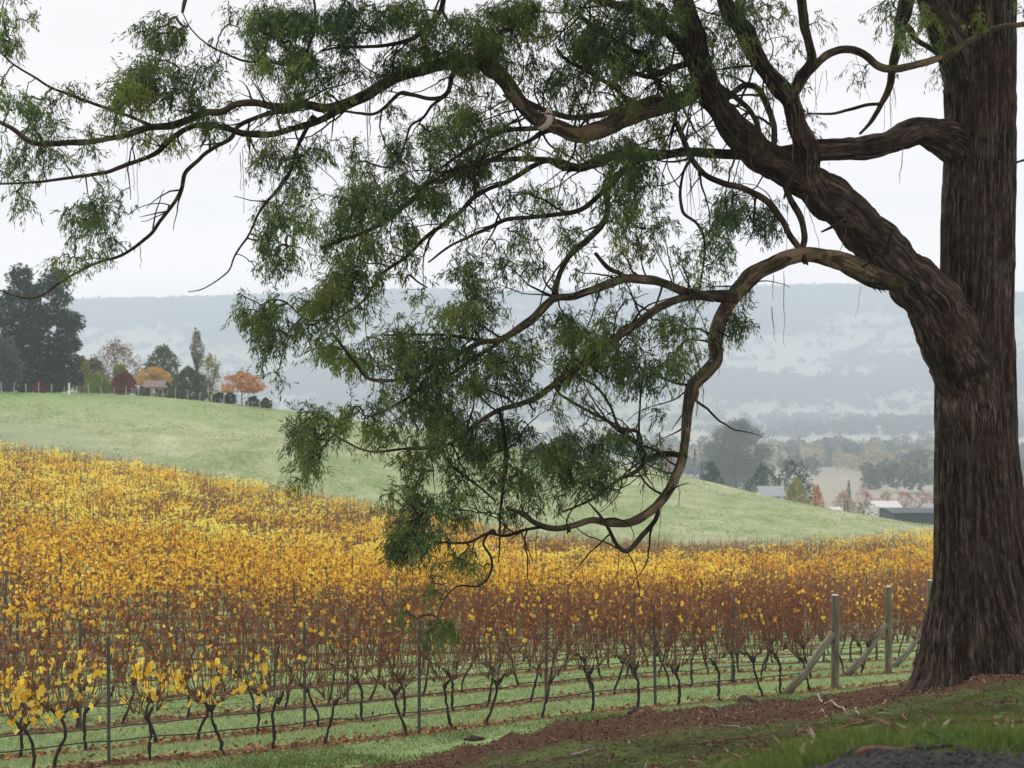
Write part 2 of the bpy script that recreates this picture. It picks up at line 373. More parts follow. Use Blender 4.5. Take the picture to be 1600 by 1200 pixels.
def dirt_mask(X, Y):
    n = rown(X, Y) + .5 * fbm(X * .8, Y * .8, 3.1, 5) + .22 * fbm(X * 3, Y * 3, 1.1, 6)
    lo = -4.1 - np.maximum(0, X - .5) * .66
    return sstep(lo - .6, lo + .5, n) * (1 - sstep(-2.3, -1.6, n)) * sstep(-4.2, -2.2, X + .6 * fbm(X, Y, 2.2, 8))
DM = dirt_mask(GX, GY)
nn_ = rown(GX, GY)
berm = np.exp(-((nn_ + 3.3) / 1.0)**2) * .08 * sstep(9, 3, GX) * sstep(-4, -2, GX) * sstep(8, 14, GY)
near = sstep(70, 25, GY)
TZ = TZ + berm + near * (DM * .12 * fbm(GX * 1.5, GY * 1.5, 0, 11, 3) + .10 * fbm(GX * .7, GY * .7, 0, 12) * (nn_ < -1) + .05 * fbm(GX * 2.6, GY * 2.6, 0, 14, 3) * (nn_ < -1.2) + DM * .05 * fbm(GX * 4.5, GY * 4.5, 0, 13, 2))
TZ = TZ + sstep(95, 120, GY) * sstep(300, 180, GY) * .25 * fbm(GX * .05, GY * .05, 0, 21) + sstep(110, 140, GY) * sstep(300, 200, GY) * .10 * fbm(GX * .3, GY * .3, 0, 22)
hill = sstep(1900, 2400, GY)
TZ = TZ + hill * (16 * fbm(GX * .0030, GY * .004, 0, 31, 3) + 5 * fbm(GX * .008, GY * .008, 0, 33, 3)) * (1 - .8 * sstep(2600, 2880, GY))
knoll = lambda X, Y: 9 * np.exp(-((X - 420) / 150)**2 - ((Y - 1480) / 150)**2)
TZ = TZ + knoll(GX, GY)
def z_at(X, Y):
    X = np.asarray(X, float); Y = np.asarray(Y, float)
    a = np.clip((X / Y - kk[0]) / (kk[1] - kk[0]), 0, NK - 1.001); b = np.clip((np.log(Y) - ly[0]) / (ly[1] - ly[0]), 0, NY - 1.001)
    i = a.astype(int); j = b.astype(int); a = a - i; b = b - j
    return TZ[i, j]*(1-a)*(1-b) + TZ[i+1, j]*a*(1-b) + TZ[i, j+1]*(1-a)*b + TZ[i+1, j+1]*a*b
def yback(k): return np.interp(k, kk, FY[10])
def yridge(k): return np.interp(k, kk, FY[13])

def grid_faces(n, m): 
    i = np.arange(n - 1)[:, None] * m; j = np.arange(m - 1)[None]
    return np.stack([i + j, i + m + j, i + m + j + 1, i + j + 1], -1).reshape(-1, 4)

def pos(nt): return N_(nt, 'ShaderNodeNewGeometry').outputs['Position']
def mat_bank():
    m, nt, bs = mat('bank_ground'); p = pos(nt); a = N_(nt, 'ShaderNodeAttribute', attribute_name='dirt').outputs['Fac']
    nA = noise(nt, p, 1.1, 6, .65); nB = noise(nt, p, 9, 6, .7); nC = noise(nt, p, 40, 4, .7); nR = noise(nt, p, 2.3, 3)
    grass = ramp(nt, [(.36, (.028, .024, .012)), (.46, (.060, .062, .021)), (.54, (.092, .118, .030)), (.66, (.15, .20, .048))], mathn(nt, 'MULTIPLY_ADD', nB.outputs['Fac'], .5, mathn(nt, 'MULTIPLY', nA.outputs['Fac'], .5))).outputs[0]
    soil = ramp(nt, [(.36, (.018, .010, .006)), (.47, (.066, .034, .019)), (.58, (.135, .070, .038)), (.72, (.24, .155, .10))], mathn(nt, 'MULTIPLY_ADD', nC.outputs['Fac'], .6, mathn(nt, 'MULTIPLY', nB.outputs['Fac'], .4))).outputs[0]
    soil = mixc(nt, mathn(nt, 'MULTIPLY_ADD', nR.outputs['Fac'], 2.4, -.9, clamp=True), soil, mixc(nt, .45, soil, (.14, .052, .028)))
    nt.links.new(mixc(nt, a, grass, soil), bs.inputs['Base Color']); bs.inputs['Roughness'].default_value = .95; bs.inputs['Specular IOR Level'].default_value = .15
    bump(nt, mathn(nt, 'ADD', nB.outputs['Fac'], mathn(nt, 'MULTIPLY', nC.outputs['Fac'], .5)), bs, .9, .05); return m
def mat_vine_floor():
    m, nt, bs = mat('vineyard_ground'); p = pos(nt)
    d = N_(nt, 'ShaderNodeVectorMath', operation='DOT_PRODUCT'); d.inputs[1].default_value = (-.575 * .867, .867, 0); nt.links.new(p, d.inputs[0])
    n = mathn(nt, 'ADD', d.outputs['Value'], -23.4 * .867)
    nA = noise(nt, p, 1.3, 5, .6); nB = noise(nt, p, 11, 6, .7)
    n = mathn(nt, 'MULTIPLY_ADD', mathn(nt, 'SUBTRACT', nA.outputs['Fac'], .5), .9, n)
    fr = mathn(nt, 'FRACT', mathn(nt, 'MULTIPLY_ADD', n, 1 / 2.27, 100.5))
    dist = mathn(nt, 'ABSOLUTE', mathn(nt, 'SUBTRACT', fr, .5))                     # 0 on the row line
    strip = ramp(nt, [(.06, (1, 1, 1)), (.17, (0, 0, 0))], dist).outputs[0]
    grass = ramp(nt, [(.3, (.10, .17, .045)), (.5, (.25, .36, .135)), (.7, (.44, .51, .29))], mathn(nt, 'MULTIPLY_ADD', nB.outputs['Fac'], .6, mathn(nt, 'MULTIPLY', nA.outputs['Fac'], .4))).outputs[0]
    soil = ramp(nt, [(.33, (.045, .030, .014)), (.5, (.13, .075, .040)), (.66, (.14, .17, .05))], nB.outputs['Fac']).outputs[0]
    nt.links.new(mixc(nt, strip, grass, soil), bs.inputs['Base Color']); bs.inputs['Roughness'].default_value = .95; bs.inputs['Specular IOR Level'].default_value = .15
    bump(nt, nB.outputs['Fac'], bs, .8, .05); return m
def mat_paddock():
    m, nt, bs = mat('frosted_pasture'); p = pos(nt); mp = N_(nt, 'ShaderNodeMapping'); mp.inputs['Scale'].default_value = (1, .55, 1); nt.links.new(p, mp.inputs[0])
    nA = noise(nt, mp.outputs[0], .035, 5, .6); nB = noise(nt, mp.outputs[0], .33, 7, .72); nC = noise(nt, mp.outputs[0], 2.4, 6, .75)
    s = mathn(nt, 'MULTIPLY_ADD', nA.outputs['Fac'], .35, mathn(nt, 'MULTIPLY_ADD', nB.outputs['Fac'], .38, mathn(nt, 'MULTIPLY', nC.outputs['Fac'], .33)))
    c = ramp(nt, [(.38, (.085, .128, .042)), (.47, (.175, .230, .095)), (.54, (.265, .305, .16)), (.64, (.41, .42, .28))], s).outputs[0]
    # richer unfrosted grass high on the left by the trees; a duller fallow strip beyond the vines
    sx = N_(nt, 'ShaderNodeSeparateXYZ'); nt.links.new(p, sx.inputs[0])
    lush = mathn(nt, 'MULTIPLY', mathn(nt, 'MULTIPLY_ADD', sx.outputs['X'], -.022, -.10, clamp=True), mathn(nt, 'MULTIPLY_ADD', sx.outputs['Y'], .045, -5.5, clamp=True))
    lush = mathn(nt, 'MULTIPLY', lush, mathn(nt, 'MULTIPLY_ADD', nB.outputs['Fac'], 1.6, -.2, clamp=True))
    c = mixc(nt, lush, c, (.13, .25, .055))
    e = mathn(nt, 'ADD', mathn(nt, 'ADD', sx.outputs['Y'], mathn(nt, 'MULTIPLY', sx.outputs['X'], .88)), mathn(nt, 'MULTIPLY', nA.outputs['Fac'], 10))
    fallow = ramp(nt, [(.0, (1, 1, 1)), (1, (0, 0, 0))], mathn(nt, 'MULTIPLY_ADD', e, .15, -13.6, clamp=True)).outputs[0]
    c = mixc(nt, mathn(nt, 'MULTIPLY', fallow, .6), c, (.25, .29, .18))
    nt.links.new(c, bs.inputs['Base Color']); bs.inputs['Roughness'].default_value = 1; bs.inputs['Specular IOR Level'].default_value = .1
    bump(nt, nB.outputs['Fac'], bs, .6, .4); return m
def mat_valley():
    m, nt, bs = mat('valley_fields'); p = pos(nt); mp = N_(nt, 'ShaderNodeMapping'); mp.inputs['Scale'].default_value = (.0028, .0040, .0); nt.links.new(p, mp.inputs[0])
    w = noise(nt, p, .003, 3); v = N_(nt, 'ShaderNodeTexVoronoi'); v.inputs['Scale'].default_value = 1.0
    nt.links.new(mp.outputs[0], v.inputs['Vector'])
    c = ramp(nt, [(.1, (.26, .24, .18)), (.35, (.35, .31, .26)), (.55, (.24, .27, .17)), (.75, (.38, .35, .30)), (.95, (.22, .26, .15))], v.outputs['Color']).outputs[0]
    n = noise(nt, p, .02, 5, .65); c = mixc(nt, mathn(nt, 'MULTIPLY_ADD', n.outputs['Fac'], 1.4, -.45, clamp=True), c, mixc(nt, .5, c, (.17, .19, .12)))
    nt.links.new(c, bs.inputs['Base Color']); bs.inputs['Roughness'].default_value = 1; bs.inputs['Specular IOR Level'].default_value = 0; return m
def mat_gravel():
    m, nt, bs = mat('dark_gravel'); p = pos(nt); v = N_(nt, 'ShaderNodeTexVoronoi'); v.inputs['Scale'].default_value = 70; nt.links.new(p, v.inputs['Vector'])
    n = noise(nt, p, 6, 5); g = ramp(nt, [(0, (.007, .007, .007)), (.6, (.026, .0255, .026)), (1, (.085, .083, .083))], v.outputs['Color']).outputs[0]
    nt.links.new(mixc(nt, mathn(nt, 'MULTIPLY_ADD', n.outputs['Fac'], 1.5, -.6, clamp=True), g, (.028, .024, .021)), bs.inputs['Base Color']); bs.inputs['Roughness'].default_value = .8
    bump(nt, mathn(nt, 'SUBTRACT', 1.0, v.outputs['Distance']), bs, .9, .03); return m

def zone_mesh(name, sel, mt, kstep=1, cols=None):
    Vg = np.stack([GX, GY, TZ], -1).reshape(-1, 3)
    fc = sel
    Q = grid_faces(NK, NY)[fc.ravel()]
    u, inv = np.unique(Q, return_inverse=True)
    c = {k: a.reshape(-1)[u] for k, a in cols.items()} if cols else None
    o = obj(name, mk(name, Vg[u], inv.reshape(-1, 4), None, [mt], None, True, None, c)); return tag(o, kind='structure')
fX = (GX[:-1, :-1] + GX[1:, 1:]) / 2; fY = (GY[:-1, :-1] + GY[1:, 1:]) / 2; fK = (kk[:-1] + kk[1:])[:, None] / 2 * np.ones_like(fX)
fn = rown(fX, fY)
vedge = -1.15 - 1.25 * sstep(2.5, -.5, fX); z_bank = fn < vedge; z_vine = (fn >= vedge) & (fY < yback(fK) + 2.0)
z_pad = ~z_bank & ~z_vine & (fY < 330); z_val = ~z_bank & ~z_vine & ~z_pad & (fY < 1900); z_hill = fY >= 1900
zone_mesh('grass_bank', z_bank, mat_bank(), cols={'dirt': DM})
zone_mesh('vineyard_ground', z_vine, mat_vine_floor())
zone_mesh('hillside_pasture', z_pad, mat_paddock())
zone_mesh('valley_floor', z_val, mat_valley())
zone_mesh('far_hills', z_hill, mat_valley())

# gravel track: a sheet lying just above the bank, bottom right
gx, gy = np.meshgrid(np.linspace(.2, 7.5, 90), np.linspace(1.6, 12.5, 120), indexing='ij')
gm = gy < 6.05 + .34 * (gx - 1.4) + .16 * fbm(gx * 2, gy * 2, 0, 41)
fm = gm[:-1, :-1] & gm[1:, 1:] & (np.abs(gx[:-1, :-1] / gy[:-1, :-1]) < .74)
Vt = np.stack([gx, gy, z_at(gx, gy) + .012 + .01 * fbm(gx * 6, gy * 6, 0, 42)], -1).reshape(-1, 3)
tag(obj('gravel_track', mk('gravel_track', Vt, grid_faces(90, 120)[fm.ravel()], None, [mat_gravel()], None, True)), kind='structure')

# ------------------------------------------------------------------ haze
V, Q = box((-2800, -40, -64), (2800, 3480, 232))
hz = tag(obj('haze', mk('haze', V, Q)), kind='stuff')
hm = bpy.data.materials.new('haze'); hm.use_nodes = True; hm.node_tree.nodes.clear()
ho = hm.node_tree.nodes.new('ShaderNodeOutputMaterial'); hv = hm.node_tree.nodes.new('ShaderNodeVolumePrincipled')
hv.inputs['Density'].default_value = HAZE_DENSITY; hv.inputs['Color'].default_value = HAZE_COLOR; hv.inputs['Anisotropy'].default_value = 0.0
hm.node_tree.links.new(hv.outputs[0], ho.inputs['Volume']); hz.data.materials.append(hm)

# ------------------------------------------------------------------ far woods (reads as one mass: stuff)
def blob_trees(X, Y, H, Wd, name, mt, per=26):
    n = len(X); Z = z_at(X, Y)
    base = np.repeat(np.stack([X, Y, Z], -1), per, 0); h = np.repeat(H, per); w = np.repeat(Wd, per)
    d = rdir(n * per); r = rng.random(n * per)**.4
    cen = base + np.stack([d[:, 0] * w * .5 * r, d[:, 1] * w * .5 * r, h * .55 + d[:, 2] * h * .42 * r], -1)
    s = .34 * (26 / per)**.5 * w * rng.uniform(.6, 1.2, n * per)
    V, Q = kites(cen, rdir(n * per) * [1, .6, .6], rdir(n * per), s * 1.3, s)
    return tag(obj(name, mk(name, V, Q, None, [mt])), kind='stuff')
M['far_wood'] = leaf_mat('far_woodland', [(0, (.034, .052, .040)), (.6, (.065, .088, .060)), (1, (.13, .135, .085))], .1, .9)
X = rng.uniform(-1250, 1250, 60000); Y = rng.uniform(1900, 2930, 60000)
elev = (Y - 1900) / 1000
f = fbm(X * .0045, Y * .0085, 0, 51, 4) + .60 * sstep(.66, .92, elev) + .42 * np.exp(-((elev - .30) / .10)**2) - .30 * np.exp(-((elev - .55) / .12)**2) - .25 * sstep(.16, .0, elev)
keep = (np.abs(X / Y) < .42) & (f > .10 + rng.normal(0, .16, 60000)); X, Y = X[keep][:14000], Y[keep][:14000]
for q in range(70):
    a0 = np.array([rng.uniform(-900, 1150), rng.uniform(1880, 2700)]); an = rng.choice([rng.normal(0, .12), rng.normal(1.2, .3)]); ln_ = rng.uniform(60, 340); t_ = np.arange(0, ln_, 7.0); t_ = t_[rng.random(len(t_)) < .75]
    X = np.concatenate([X, a0[0] + np.cos(an) * t_ + rng.normal(0, 2, len(t_))]); Y = np.concatenate([Y, a0[1] + np.sin(an) * t_ + rng.normal(0, 2, len(t_))])
X = np.concatenate([X, rng.uniform(-1000, 1150, 900)]); Y = np.concatenate([Y, rng.uniform(1650, 2700, 900)])
blob_trees(X, Y, rng.uniform(6, 12, len(X)), rng.uniform(8, 14, len(X)), 'far_woodland', M['far_wood'])
# wooded rise and tree lines on the valley floor
X = np.concatenate([rng.normal(440, 120, 900), rng.uniform(-150, 800, 200), rng.uniform(60, 330, 520), rng.uniform(-160, 120, 60)])
Y = np.concatenate([rng.normal(1440, 90, 900), 1790 + rng.normal(0, 8, 200) , rng.uniform(480, 1000, 520), rng.uniform(900, 1300, 60)])
keep = (np.abs(X / Y) < .42) & (fbm(X * .012, Y * .012, 0, 55) > -.25) & ((Y > 610) | (X > 135)) & ((Y > 900) | (fbm(X * .03, Y * .03, 0, 58) > -.02)); X, Y = X[keep], Y[keep]
blob_trees(X, Y, rng.uniform(6, 13, len(X)), rng.uniform(7, 14, len(X)), 'valley_woods', M['far_wood'], 80)

M['autumn_wood'] = leaf_mat('autumn_woodland', [(0, (.17, .16, .10)), (.5, (.33, .28, .16)), (1, (.46, .38, .23))], .1, .9)
X = rng.uniform(60, 260, 120); Y = rng.uniform(500, 860, 120); keep = (fbm(X * .02, Y * .02, 0, 57) > -.1) & ((Y > 640) | (X > 150))
blob_trees(X[keep], Y[keep], rng.uniform(8, 16, keep.sum()), rng.uniform(6, 11, keep.sum()), 'autumn_woods', M['autumn_wood'], 240)
# ------------------------------------------------------------------ single background trees
def lm(name, a, b, c=None, t=.2): return leaf_mat(name, [(0, a), (.55, b), (1, c or b)], t, .8)
TM = {
 'dark': lm('dark_evergreen', (.008, .024, .014), (.020, .050, .026), (.050, .095, .034)),
 'bluegrey': lm('grey_green', (.05, .075, .065), (.10, .135, .115)),
 'green': lm('broadleaf_green', (.035, .06, .03), (.075, .11, .05), (.13, .15, .07)),
 'brown': lm('thin_brown', (.16, .10, .075), (.28, .19, .13), (.40, .29, .15)),
 'lime': lm('lime_green', (.12, .19, .035), (.26, .33, .06)),
 'maroon': lm('maroon', (.09, .012, .016), (.21, .028, .030), (.30, .05, .04)),
 'yellow': lm('autumn_yellow', (.38, .22, .04), (.68, .43, .08), (.55, .38, .22)),
 'orange': lm('autumn_orange', (.42, .17, .09), (.60, .29, .15), (.70, .46, .19)),
 'grey': lm('bare_grey', (.12, .11, .10), (.22, .21, .17), (.17, .20, .11)),
 'pink': lm('bare_pink', (.22, .10, .075), (.36, .17, .13), (.42, .24, .15)),
 'paleyellow': lm('pale_poplar', (.38, .31, .16), (.55, .45, .27)),
 'olive': lm('olive', (.16, .17, .045), (.30, .28, .08), (.40, .33, .10)),
 'gum': lm('gum_crown', (.035, .058, .048), (.070, .100, .078), (.12, .15, .10)),
 'mauve': lm('bare_mauve', (.10, .085, .085), (.18, .15, .15)),
}
M['far_trunk'] = plain('far_trunk', (.034, .028, .023), .9, .3, 2)
def bg_tree(name, label, px, top, wpx, Y, kind, shape='round', leaf=.34, n=2600, cat='tree', trunk=.12, lobes=None, group=None):
    if px < 450: Y = 150 + (Y - 203) * .75 + (1.5 if Y > 203 else 0); leaf *= .75
    elif lobes is not None: Y = Y * 1.35; leaf *= 1.3
    elif Y > 310: Y = Y * 1.65; leaf *= 1.45
    n = int(n * 1.5)
    X = (px - 800) / F * Y; z0 = float(z_at(X, Y)); zt = (600 - top) / F * Y; H = max(1.0, zt - z0); W = wpx / F * Y
    t = thing(name, label, cat, (X, Y, z0), rng.uniform(0, 6.28) if lobes is None else 0, group)
    if lobes is None:
        N0 = int(n * 2.6); u = rng.random(N0); a = rng.uniform(0, 6.283, N0); q = rng.random(N0)**.42
        if shape == 'round': lo, hi = trunk, 1; R_ = np.sqrt(np.clip(1 - (2 * u - .92)**2 / 1.18, .03, 1))
        elif shape == 'cone': lo, hi = .06, 1; R_ = np.minimum(1, (1 - u)**.75 * 1.15 + .03) * np.minimum(1, u * 7 + .35)
        elif shape == 'column': lo, hi = trunk, 1; R_ = .42 + .25 * np.sin(u * 9 + 1) + .33 * (u < .35)
        elif shape == 'umbrella': lo, hi = .40, 1; R_ = np.where(u < .38, .72 + .28 * np.sin(u / .38 * 1.57), np.sqrt(np.clip(1 - ((u - .38) / .62)**2, .02, 1))); q = np.where(u < .25, .55 + .45 * q, q)
        elif shape == 'dome': lo, hi = .16, 1; R_ = np.sqrt(np.clip(1 - (np.clip(u - .2, 0, 1) / .8)**2, .02, 1))
        else: lo, hi = .0, 1; R_ = np.sqrt(np.clip(1 - u**2.2, .03, 1)) * (.8 + .2 * np.sin(u * 3))
        sd_ = px * 1.7
        lump = 1 + .34 * fbm(np.cos(a) * 1.7 + sd_, np.sin(a) * 1.7, u * 3.2, 7, 3)
        top_l = .90 + .18 * fbm(np.cos(a) * q * 2.2 + sd_, np.sin(a) * q * 2.2, 0, 8, 2)
        cen = np.stack([np.cos(a) * q * R_ * lump * W * .5, np.sin(a) * q * R_ * lump * W * .5, (lo + (hi - lo) * u * (top_l if shape != 'cone' else 1)) * H], -1)
        gap = fbm(cen[:, 0] / (W * .16) + sd_, cen[:, 1] / (W * .16), cen[:, 2] / (H * .12), 9, 2)
        cen = cen[gap > -.06 + rng.normal(0, .06, N0)][:n]; m = len(cen); d = unit(cen - [0, 0, H * (lo + .3)])
        cen[:, 2] = np.maximum(cen[:, 2], .1)
        pick = rng.permutation(m)[:12]; Lb = cen[pick] * [.8, .8, .95]; Rb = np.full(len(pick), W * .12)
    else:
        Lb = np.array([[(a - px) / F * Y, rng.uniform(-2.2, 2.2), (600 - b) / F * Y - z0] for a, b, c in lobes]); Rb = np.array([c / F * Y for a, b, c in lobes])
        w = Rb**2; cnt = np.maximum(12, (n * w / w.sum()).astype(int)); idx = np.repeat(np.arange(len(Rb)), cnt); m = len(idx)
        d = rdir(m); rr = rng.random(m)**.40 * (1 + .35 * fbm(d[:, 0] * 2.2 + idx * 3.1, d[:, 1] * 2.2, d[:, 2] * 2.2, 3, 2))
        cen = Lb[idx] + d * (Rb[idx] * rr)[:, None] * [1, 1, .8]
        cen[:, 2] = np.maximum(cen[:, 2], .15)
    s = leaf * rng.uniform(.6, 1.35, m)
    V, Q = kites(cen, unit(d + rdir(m) * 1.1), rdir(m), s * 1.25, s * .8)
    obj('crown', mk('crown', V, Q, None, [TM[kind]]), t)
    g = Geo(); th = H * (.62 if lobes is None else .8); r0 = max(.06, min(.5, H * .022))
    tp = spline([[0, 0, -.2], [rng.normal(0, .02) * H, 0, th * .5], [rng.normal(0, .03) * H, 0, th]], max(.3, th / 6))
    tr = np.linspace(r0, r0 * .35, len(tp)); g.add(*tube(tp, tr, 7)[:3])
    for i in range(0, len(Rb)):
        s0 = tp[min(len(tp) - 1, int((.35 + .5 * rng.random()) * len(tp)))]
        if Lb[i][2] < s0[2] * .8 or kind in ('dark',): continue
        pts = spline([s0, (s0 + Lb[i]) / 2 + [0, 0, -.03 * H], Lb[i]], H * .12); g.add(*tube(pts, np.linspace(r0 * .4, r0 * .1, len(pts)), 4)[:3])
        for b in range(3):
            e = Lb[i] + rdir(1)[0] * Rb[i] * 1.05; g.add(*tube(np.array([Lb[i] * .7 + s0 * .3, (Lb[i] + e) / 2 + [0, 0, .02 * H], e]), [r0 * .16, r0 * .1, r0 * .04], 3)[:3])
    obj('trunk', g.mesh('trunk', [M['far_trunk']]), t)
    return t

bg_tree('evergreen_tree', 'tall dark evergreen tree with ragged crown on the left beyond the pasture', 62, 413, 140, 216, 'dark', n=17000, leaf=.38,
        lobes=[(40, 432, 20), (26, 455, 20), (52, 456, 18), (40, 486, 26), (18, 500, 24), (88, 440, 22), (101, 432, 12), (72, 456, 14), (100, 466, 18), (84, 492, 24), (106, 502, 22), (118, 505, 14),
               (60, 516, 26), (30, 530, 30), (8, 540, 28), (96, 532, 24), (70, 556, 32), (40, 570, 34), (100, 566, 24), (110, 590, 18), (66, 590, 32), (20, 590, 28), (112, 540, 12), (10, 470, 18), (54, 601, 15), (74, 603, 13), (92, 601, 14), (108, 604, 9)])
bg_tree('grey_leaved_tree', 'grey green bushy tree at the left frame edge below the dark evergreen', 6, 522, 56, 203, 'bluegrey', 'round', n=2600, trunk=.05)
bg_tree('dark_shrub', 'low blackish shrub under the dark evergreen tree, left of its reddish neighbour', 40, 596, 22, 202, 'dark', 'bush', n=700, leaf=.25, cat='shrub')
bg_tree('reddish_shrub', 'low dark reddish shrub under the dark evergreen tree', 62, 595, 22, 202, 'maroon', 'bush', n=500, leaf=.22, cat='shrub')
bg_tree('olive_tree', 'small yellowish green tree squeezed beside the dark evergreen tree', 128, 552, 34, 232, 'olive', 'round', n=1200, trunk=.1)
bg_tree('thin_brown_tree', 'large half bare tree with thinning brown and yellow leaves behind the red tree', 186, 530, 82, 240, 'brown', 'round', n=2400, leaf=.26)
bg_tree('dark_green_tree', 'dark green tree wedged between the evergreen and the thin brown tree', 146, 556, 44, 240, 'green', 'round', n=1800, trunk=.05)
bg_tree('grey_shrub', 'grey leafless shrub between the golden tree and the tall poplar', 276, 588, 34, 226, 'mauve', 'dome', n=900, leaf=.2, cat='shrub')
bg_tree('green_tree', 'bright green tree top behind the red dome tree', 189, 568, 26, 226, 'lime', 'round', n=900, trunk=.1)
bg_tree('lime_shrub', 'lime green rounded shrub behind the white fence posts', 153, 582, 38, 213, 'lime', 'dome', n=1200, leaf=.25, cat='shrub')
bg_tree('red_tree', 'dark red dome shaped tree behind the paddock fence', 193, 580, 38, 213, 'maroon', 'dome', n=1500, leaf=.25)
bg_tree('yellow_tree', 'golden yellow spreading tree over the red roofed cottage', 240, 573, 54, 222, 'yellow', 'umbrella', n=1500, leaf=.26)
bg_tree('green_tree', 'round dark green broadleaf tree behind the golden tree', 256, 539, 66, 244, 'green', 'round', n=3000, trunk=.15)
bg_tree('poplar_tree', 'tall narrow grey poplar standing above the green shrubs', 308, 512, 34, 216, 'grey', 'column', n=1900, leaf=.22, trunk=.08)
bg_tree('ivy_shrub', 'broad grey green shrub at the foot of the tall poplar', 297, 572, 62, 211, 'green', 'bush', n=2400, leaf=.26, cat='shrub')
bg_tree('fading_tree', 'sparse yellow fading tree just right of the tall poplar', 328, 552, 36, 229, 'olive', 'round', n=1000, leaf=.26)
bg_tree('orange_tree', 'flat topped orange autumn tree at the end of the fence', 378, 582, 68, 206, 'orange', 'umbrella', n=2000, leaf=.26)
for a, b, w, l in ((225, 614, 30, 'green clipped hedge piece below the red roofed cottage'), (258, 614, 34, 'green hedge piece right of the cottage behind fence posts'), (343, 613, 28, 'dark hedge clump left of the orange tree'),
                (360, 612, 22, 'dark taller bush just left of the orange tree'), (396, 626, 26, 'low hedge clump right of the orange tree trunk'), (415, 632, 20, 'last low bush at the right end of the paddock fence')):
    bg_tree('hedge_bush', l, a, b, w, 208, 'green' if a < 300 else 'dark', 'bush', n=500, leaf=.22, cat='bush', group='bushes along the paddock fence')

R = [('gum_tree', 'largest hazy grey green gum tree with billowing crown beyond the pasture', 1152, 652, 108, 345, 'gum', 'round', 11000, .40),
     ('dark_conifer', 'dark green bush mass behind the hanging branch at the pasture edge', 1112, 722, 58, 252, 'dark', 'bush', 2000, .32),
     ('dark_conifer', 'dark pine clump below the large hazy gum, above the grey roof', 1192, 726, 60, 275, 'dark', 'round', 2000, .32),
     ('dark_conifer', 'dark pine clump just above the olive round tree', 1240, 718, 62, 268, 'dark', 'round', 2200, .32),
     ('lime_shrub', 'pale lime shrub peeping above the grey roofed house', 1203, 754, 34, 236, 'lime', 'bush', 700, .26),
     ('olive_round_tree', 'round olive yellow tree right of the grey roofed house', 1243, 748, 50, 226, 'olive', 'dome', 2400, .26),
     ('orange_cone_tree', 'small cone shaped orange tree beside the olive round tree', 1277, 751, 26, 226, 'orange', 'cone', 1200, .24),
     ('yellow_sapling', 'thin yellow sapling right of the small orange cone tree', 1286, 777, 9, 222, 'yellow', 'column', 250, .18),
     ('yellow_sapling', 'thin yellow sapling in front of the olive round tree', 1227, 766, 9, 214, 'yellow', 'column', 250, .18),
     ('pink_bare_tree', 'pinkish bare tree nearest the small orange cone tree', 1318, 764, 34, 290, 'pink', 'round', 900, .22),
     ('pink_bare_tree', 'taller pinkish bare tree above the mauve shrub', 1352, 760, 40, 295, 'pink', 'round', 1000, .22),
     ('pink_bare_tree', 'pinkish bare tree above the white shed roof', 1384, 766, 30, 300, 'pink', 'round', 800, .22),
     ('pink_bare_tree', 'pinkish bare tree directly behind the slate blue barn, left one', 1414, 764, 36, 300, 'pink', 'round', 900, .22),
     ('pink_bare_tree', 'pinkish bare tree behind the slate blue barn, close to the big trunk', 1446, 765, 38, 300, 'pink', 'round', 900, .22),
     ('mauve_shrub', 'grey mauve leafless shrub left of the white shed', 1347, 780, 66, 226, 'mauve', 'dome', 1000, .16),
     ('poplar_tree', 'pale yellow poplar right of the largest gum', 1222, 706, 40, 430, 'paleyellow', 'round', 900, .3),
     ('poplar_tree', 'pale yellow poplar behind the dark pine clumps', 1259, 700, 36, 440, 'paleyellow', 'round', 900, .3),
     ('poplar_tree', 'broad pale pinkish poplar above the strip of green field', 1322, 708, 48, 430, 'paleyellow', 'round', 1300, .3),
     ('poplar_tree', 'pale yellow green poplar in the middle of the valley trees', 1368, 700, 50, 470, 'paleyellow', 'round', 1300, .3),
     ('poplar_tree', 'pale orange poplar top behind the grey gums near the big trunk', 1414, 700, 36, 480, 'paleyellow', 'round', 900, .3),
     ('hazy_gum_tree', 'slim bluish gum between the pale yellow poplars', 1294, 697, 34, 455, 'gum', 'cone', 1400, .36),
     ('hazy_gum_tree', 'bluish gum standing tall among far valley trees near the big trunk', 1392, 688, 26, 600, 'gum', 'round', 900, .4),
     ('hazy_gum_tree', 'faint bluish gum just right of the largest gum crown', 1204, 690, 44, 600, 'gum', 'round', 1100, .4),
     ('hazy_gum_tree', 'faint bluish gum behind the pale yellow poplars', 1240, 694, 40, 610, 'gum', 'round', 1000, .4),
     ('grey_gum_tree', 'grey green gum above the white shed', 1388, 716, 46, 350, 'gum', 'round', 2000, .34),
     ('grey_gum_tree', 'largest of the grey gums beside the big trunk', 1442, 698, 60, 345, 'gum', 'round', 3000, .34),
     ('dark_conifer', 'dark conifer between pink bare trees and grey gums', 1362, 742, 34, 320, 'dark', 'cone', 1300, .3),
     ('dark_conifer', 'small pointed dark conifer at the edge of the green field', 1326, 752, 16, 300, 'dark', 'cone', 500, .24),
     ('olive_tree', 'olive green tree seen left of the drooping limb', 1030, 682, 48, 310, 'olive', 'round', 1500, .3),
     ('pink_bare_tree', 'low pinkish thicket left of the drooping limb', 1046, 712, 44, 260, 'pink', 'bush', 800, .22)]
GUM = [(1150,672,20),(1130,680,18),(1172,680,18),(1114,704,18),(1190,706,16),(1150,698,24),(1134,722,25),(1170,726,24),(1108,734,17),(1197,735,15),(1150,750,28),(1125,760,20),(1182,758,20),(1160,664,12),(1104,755,14)]
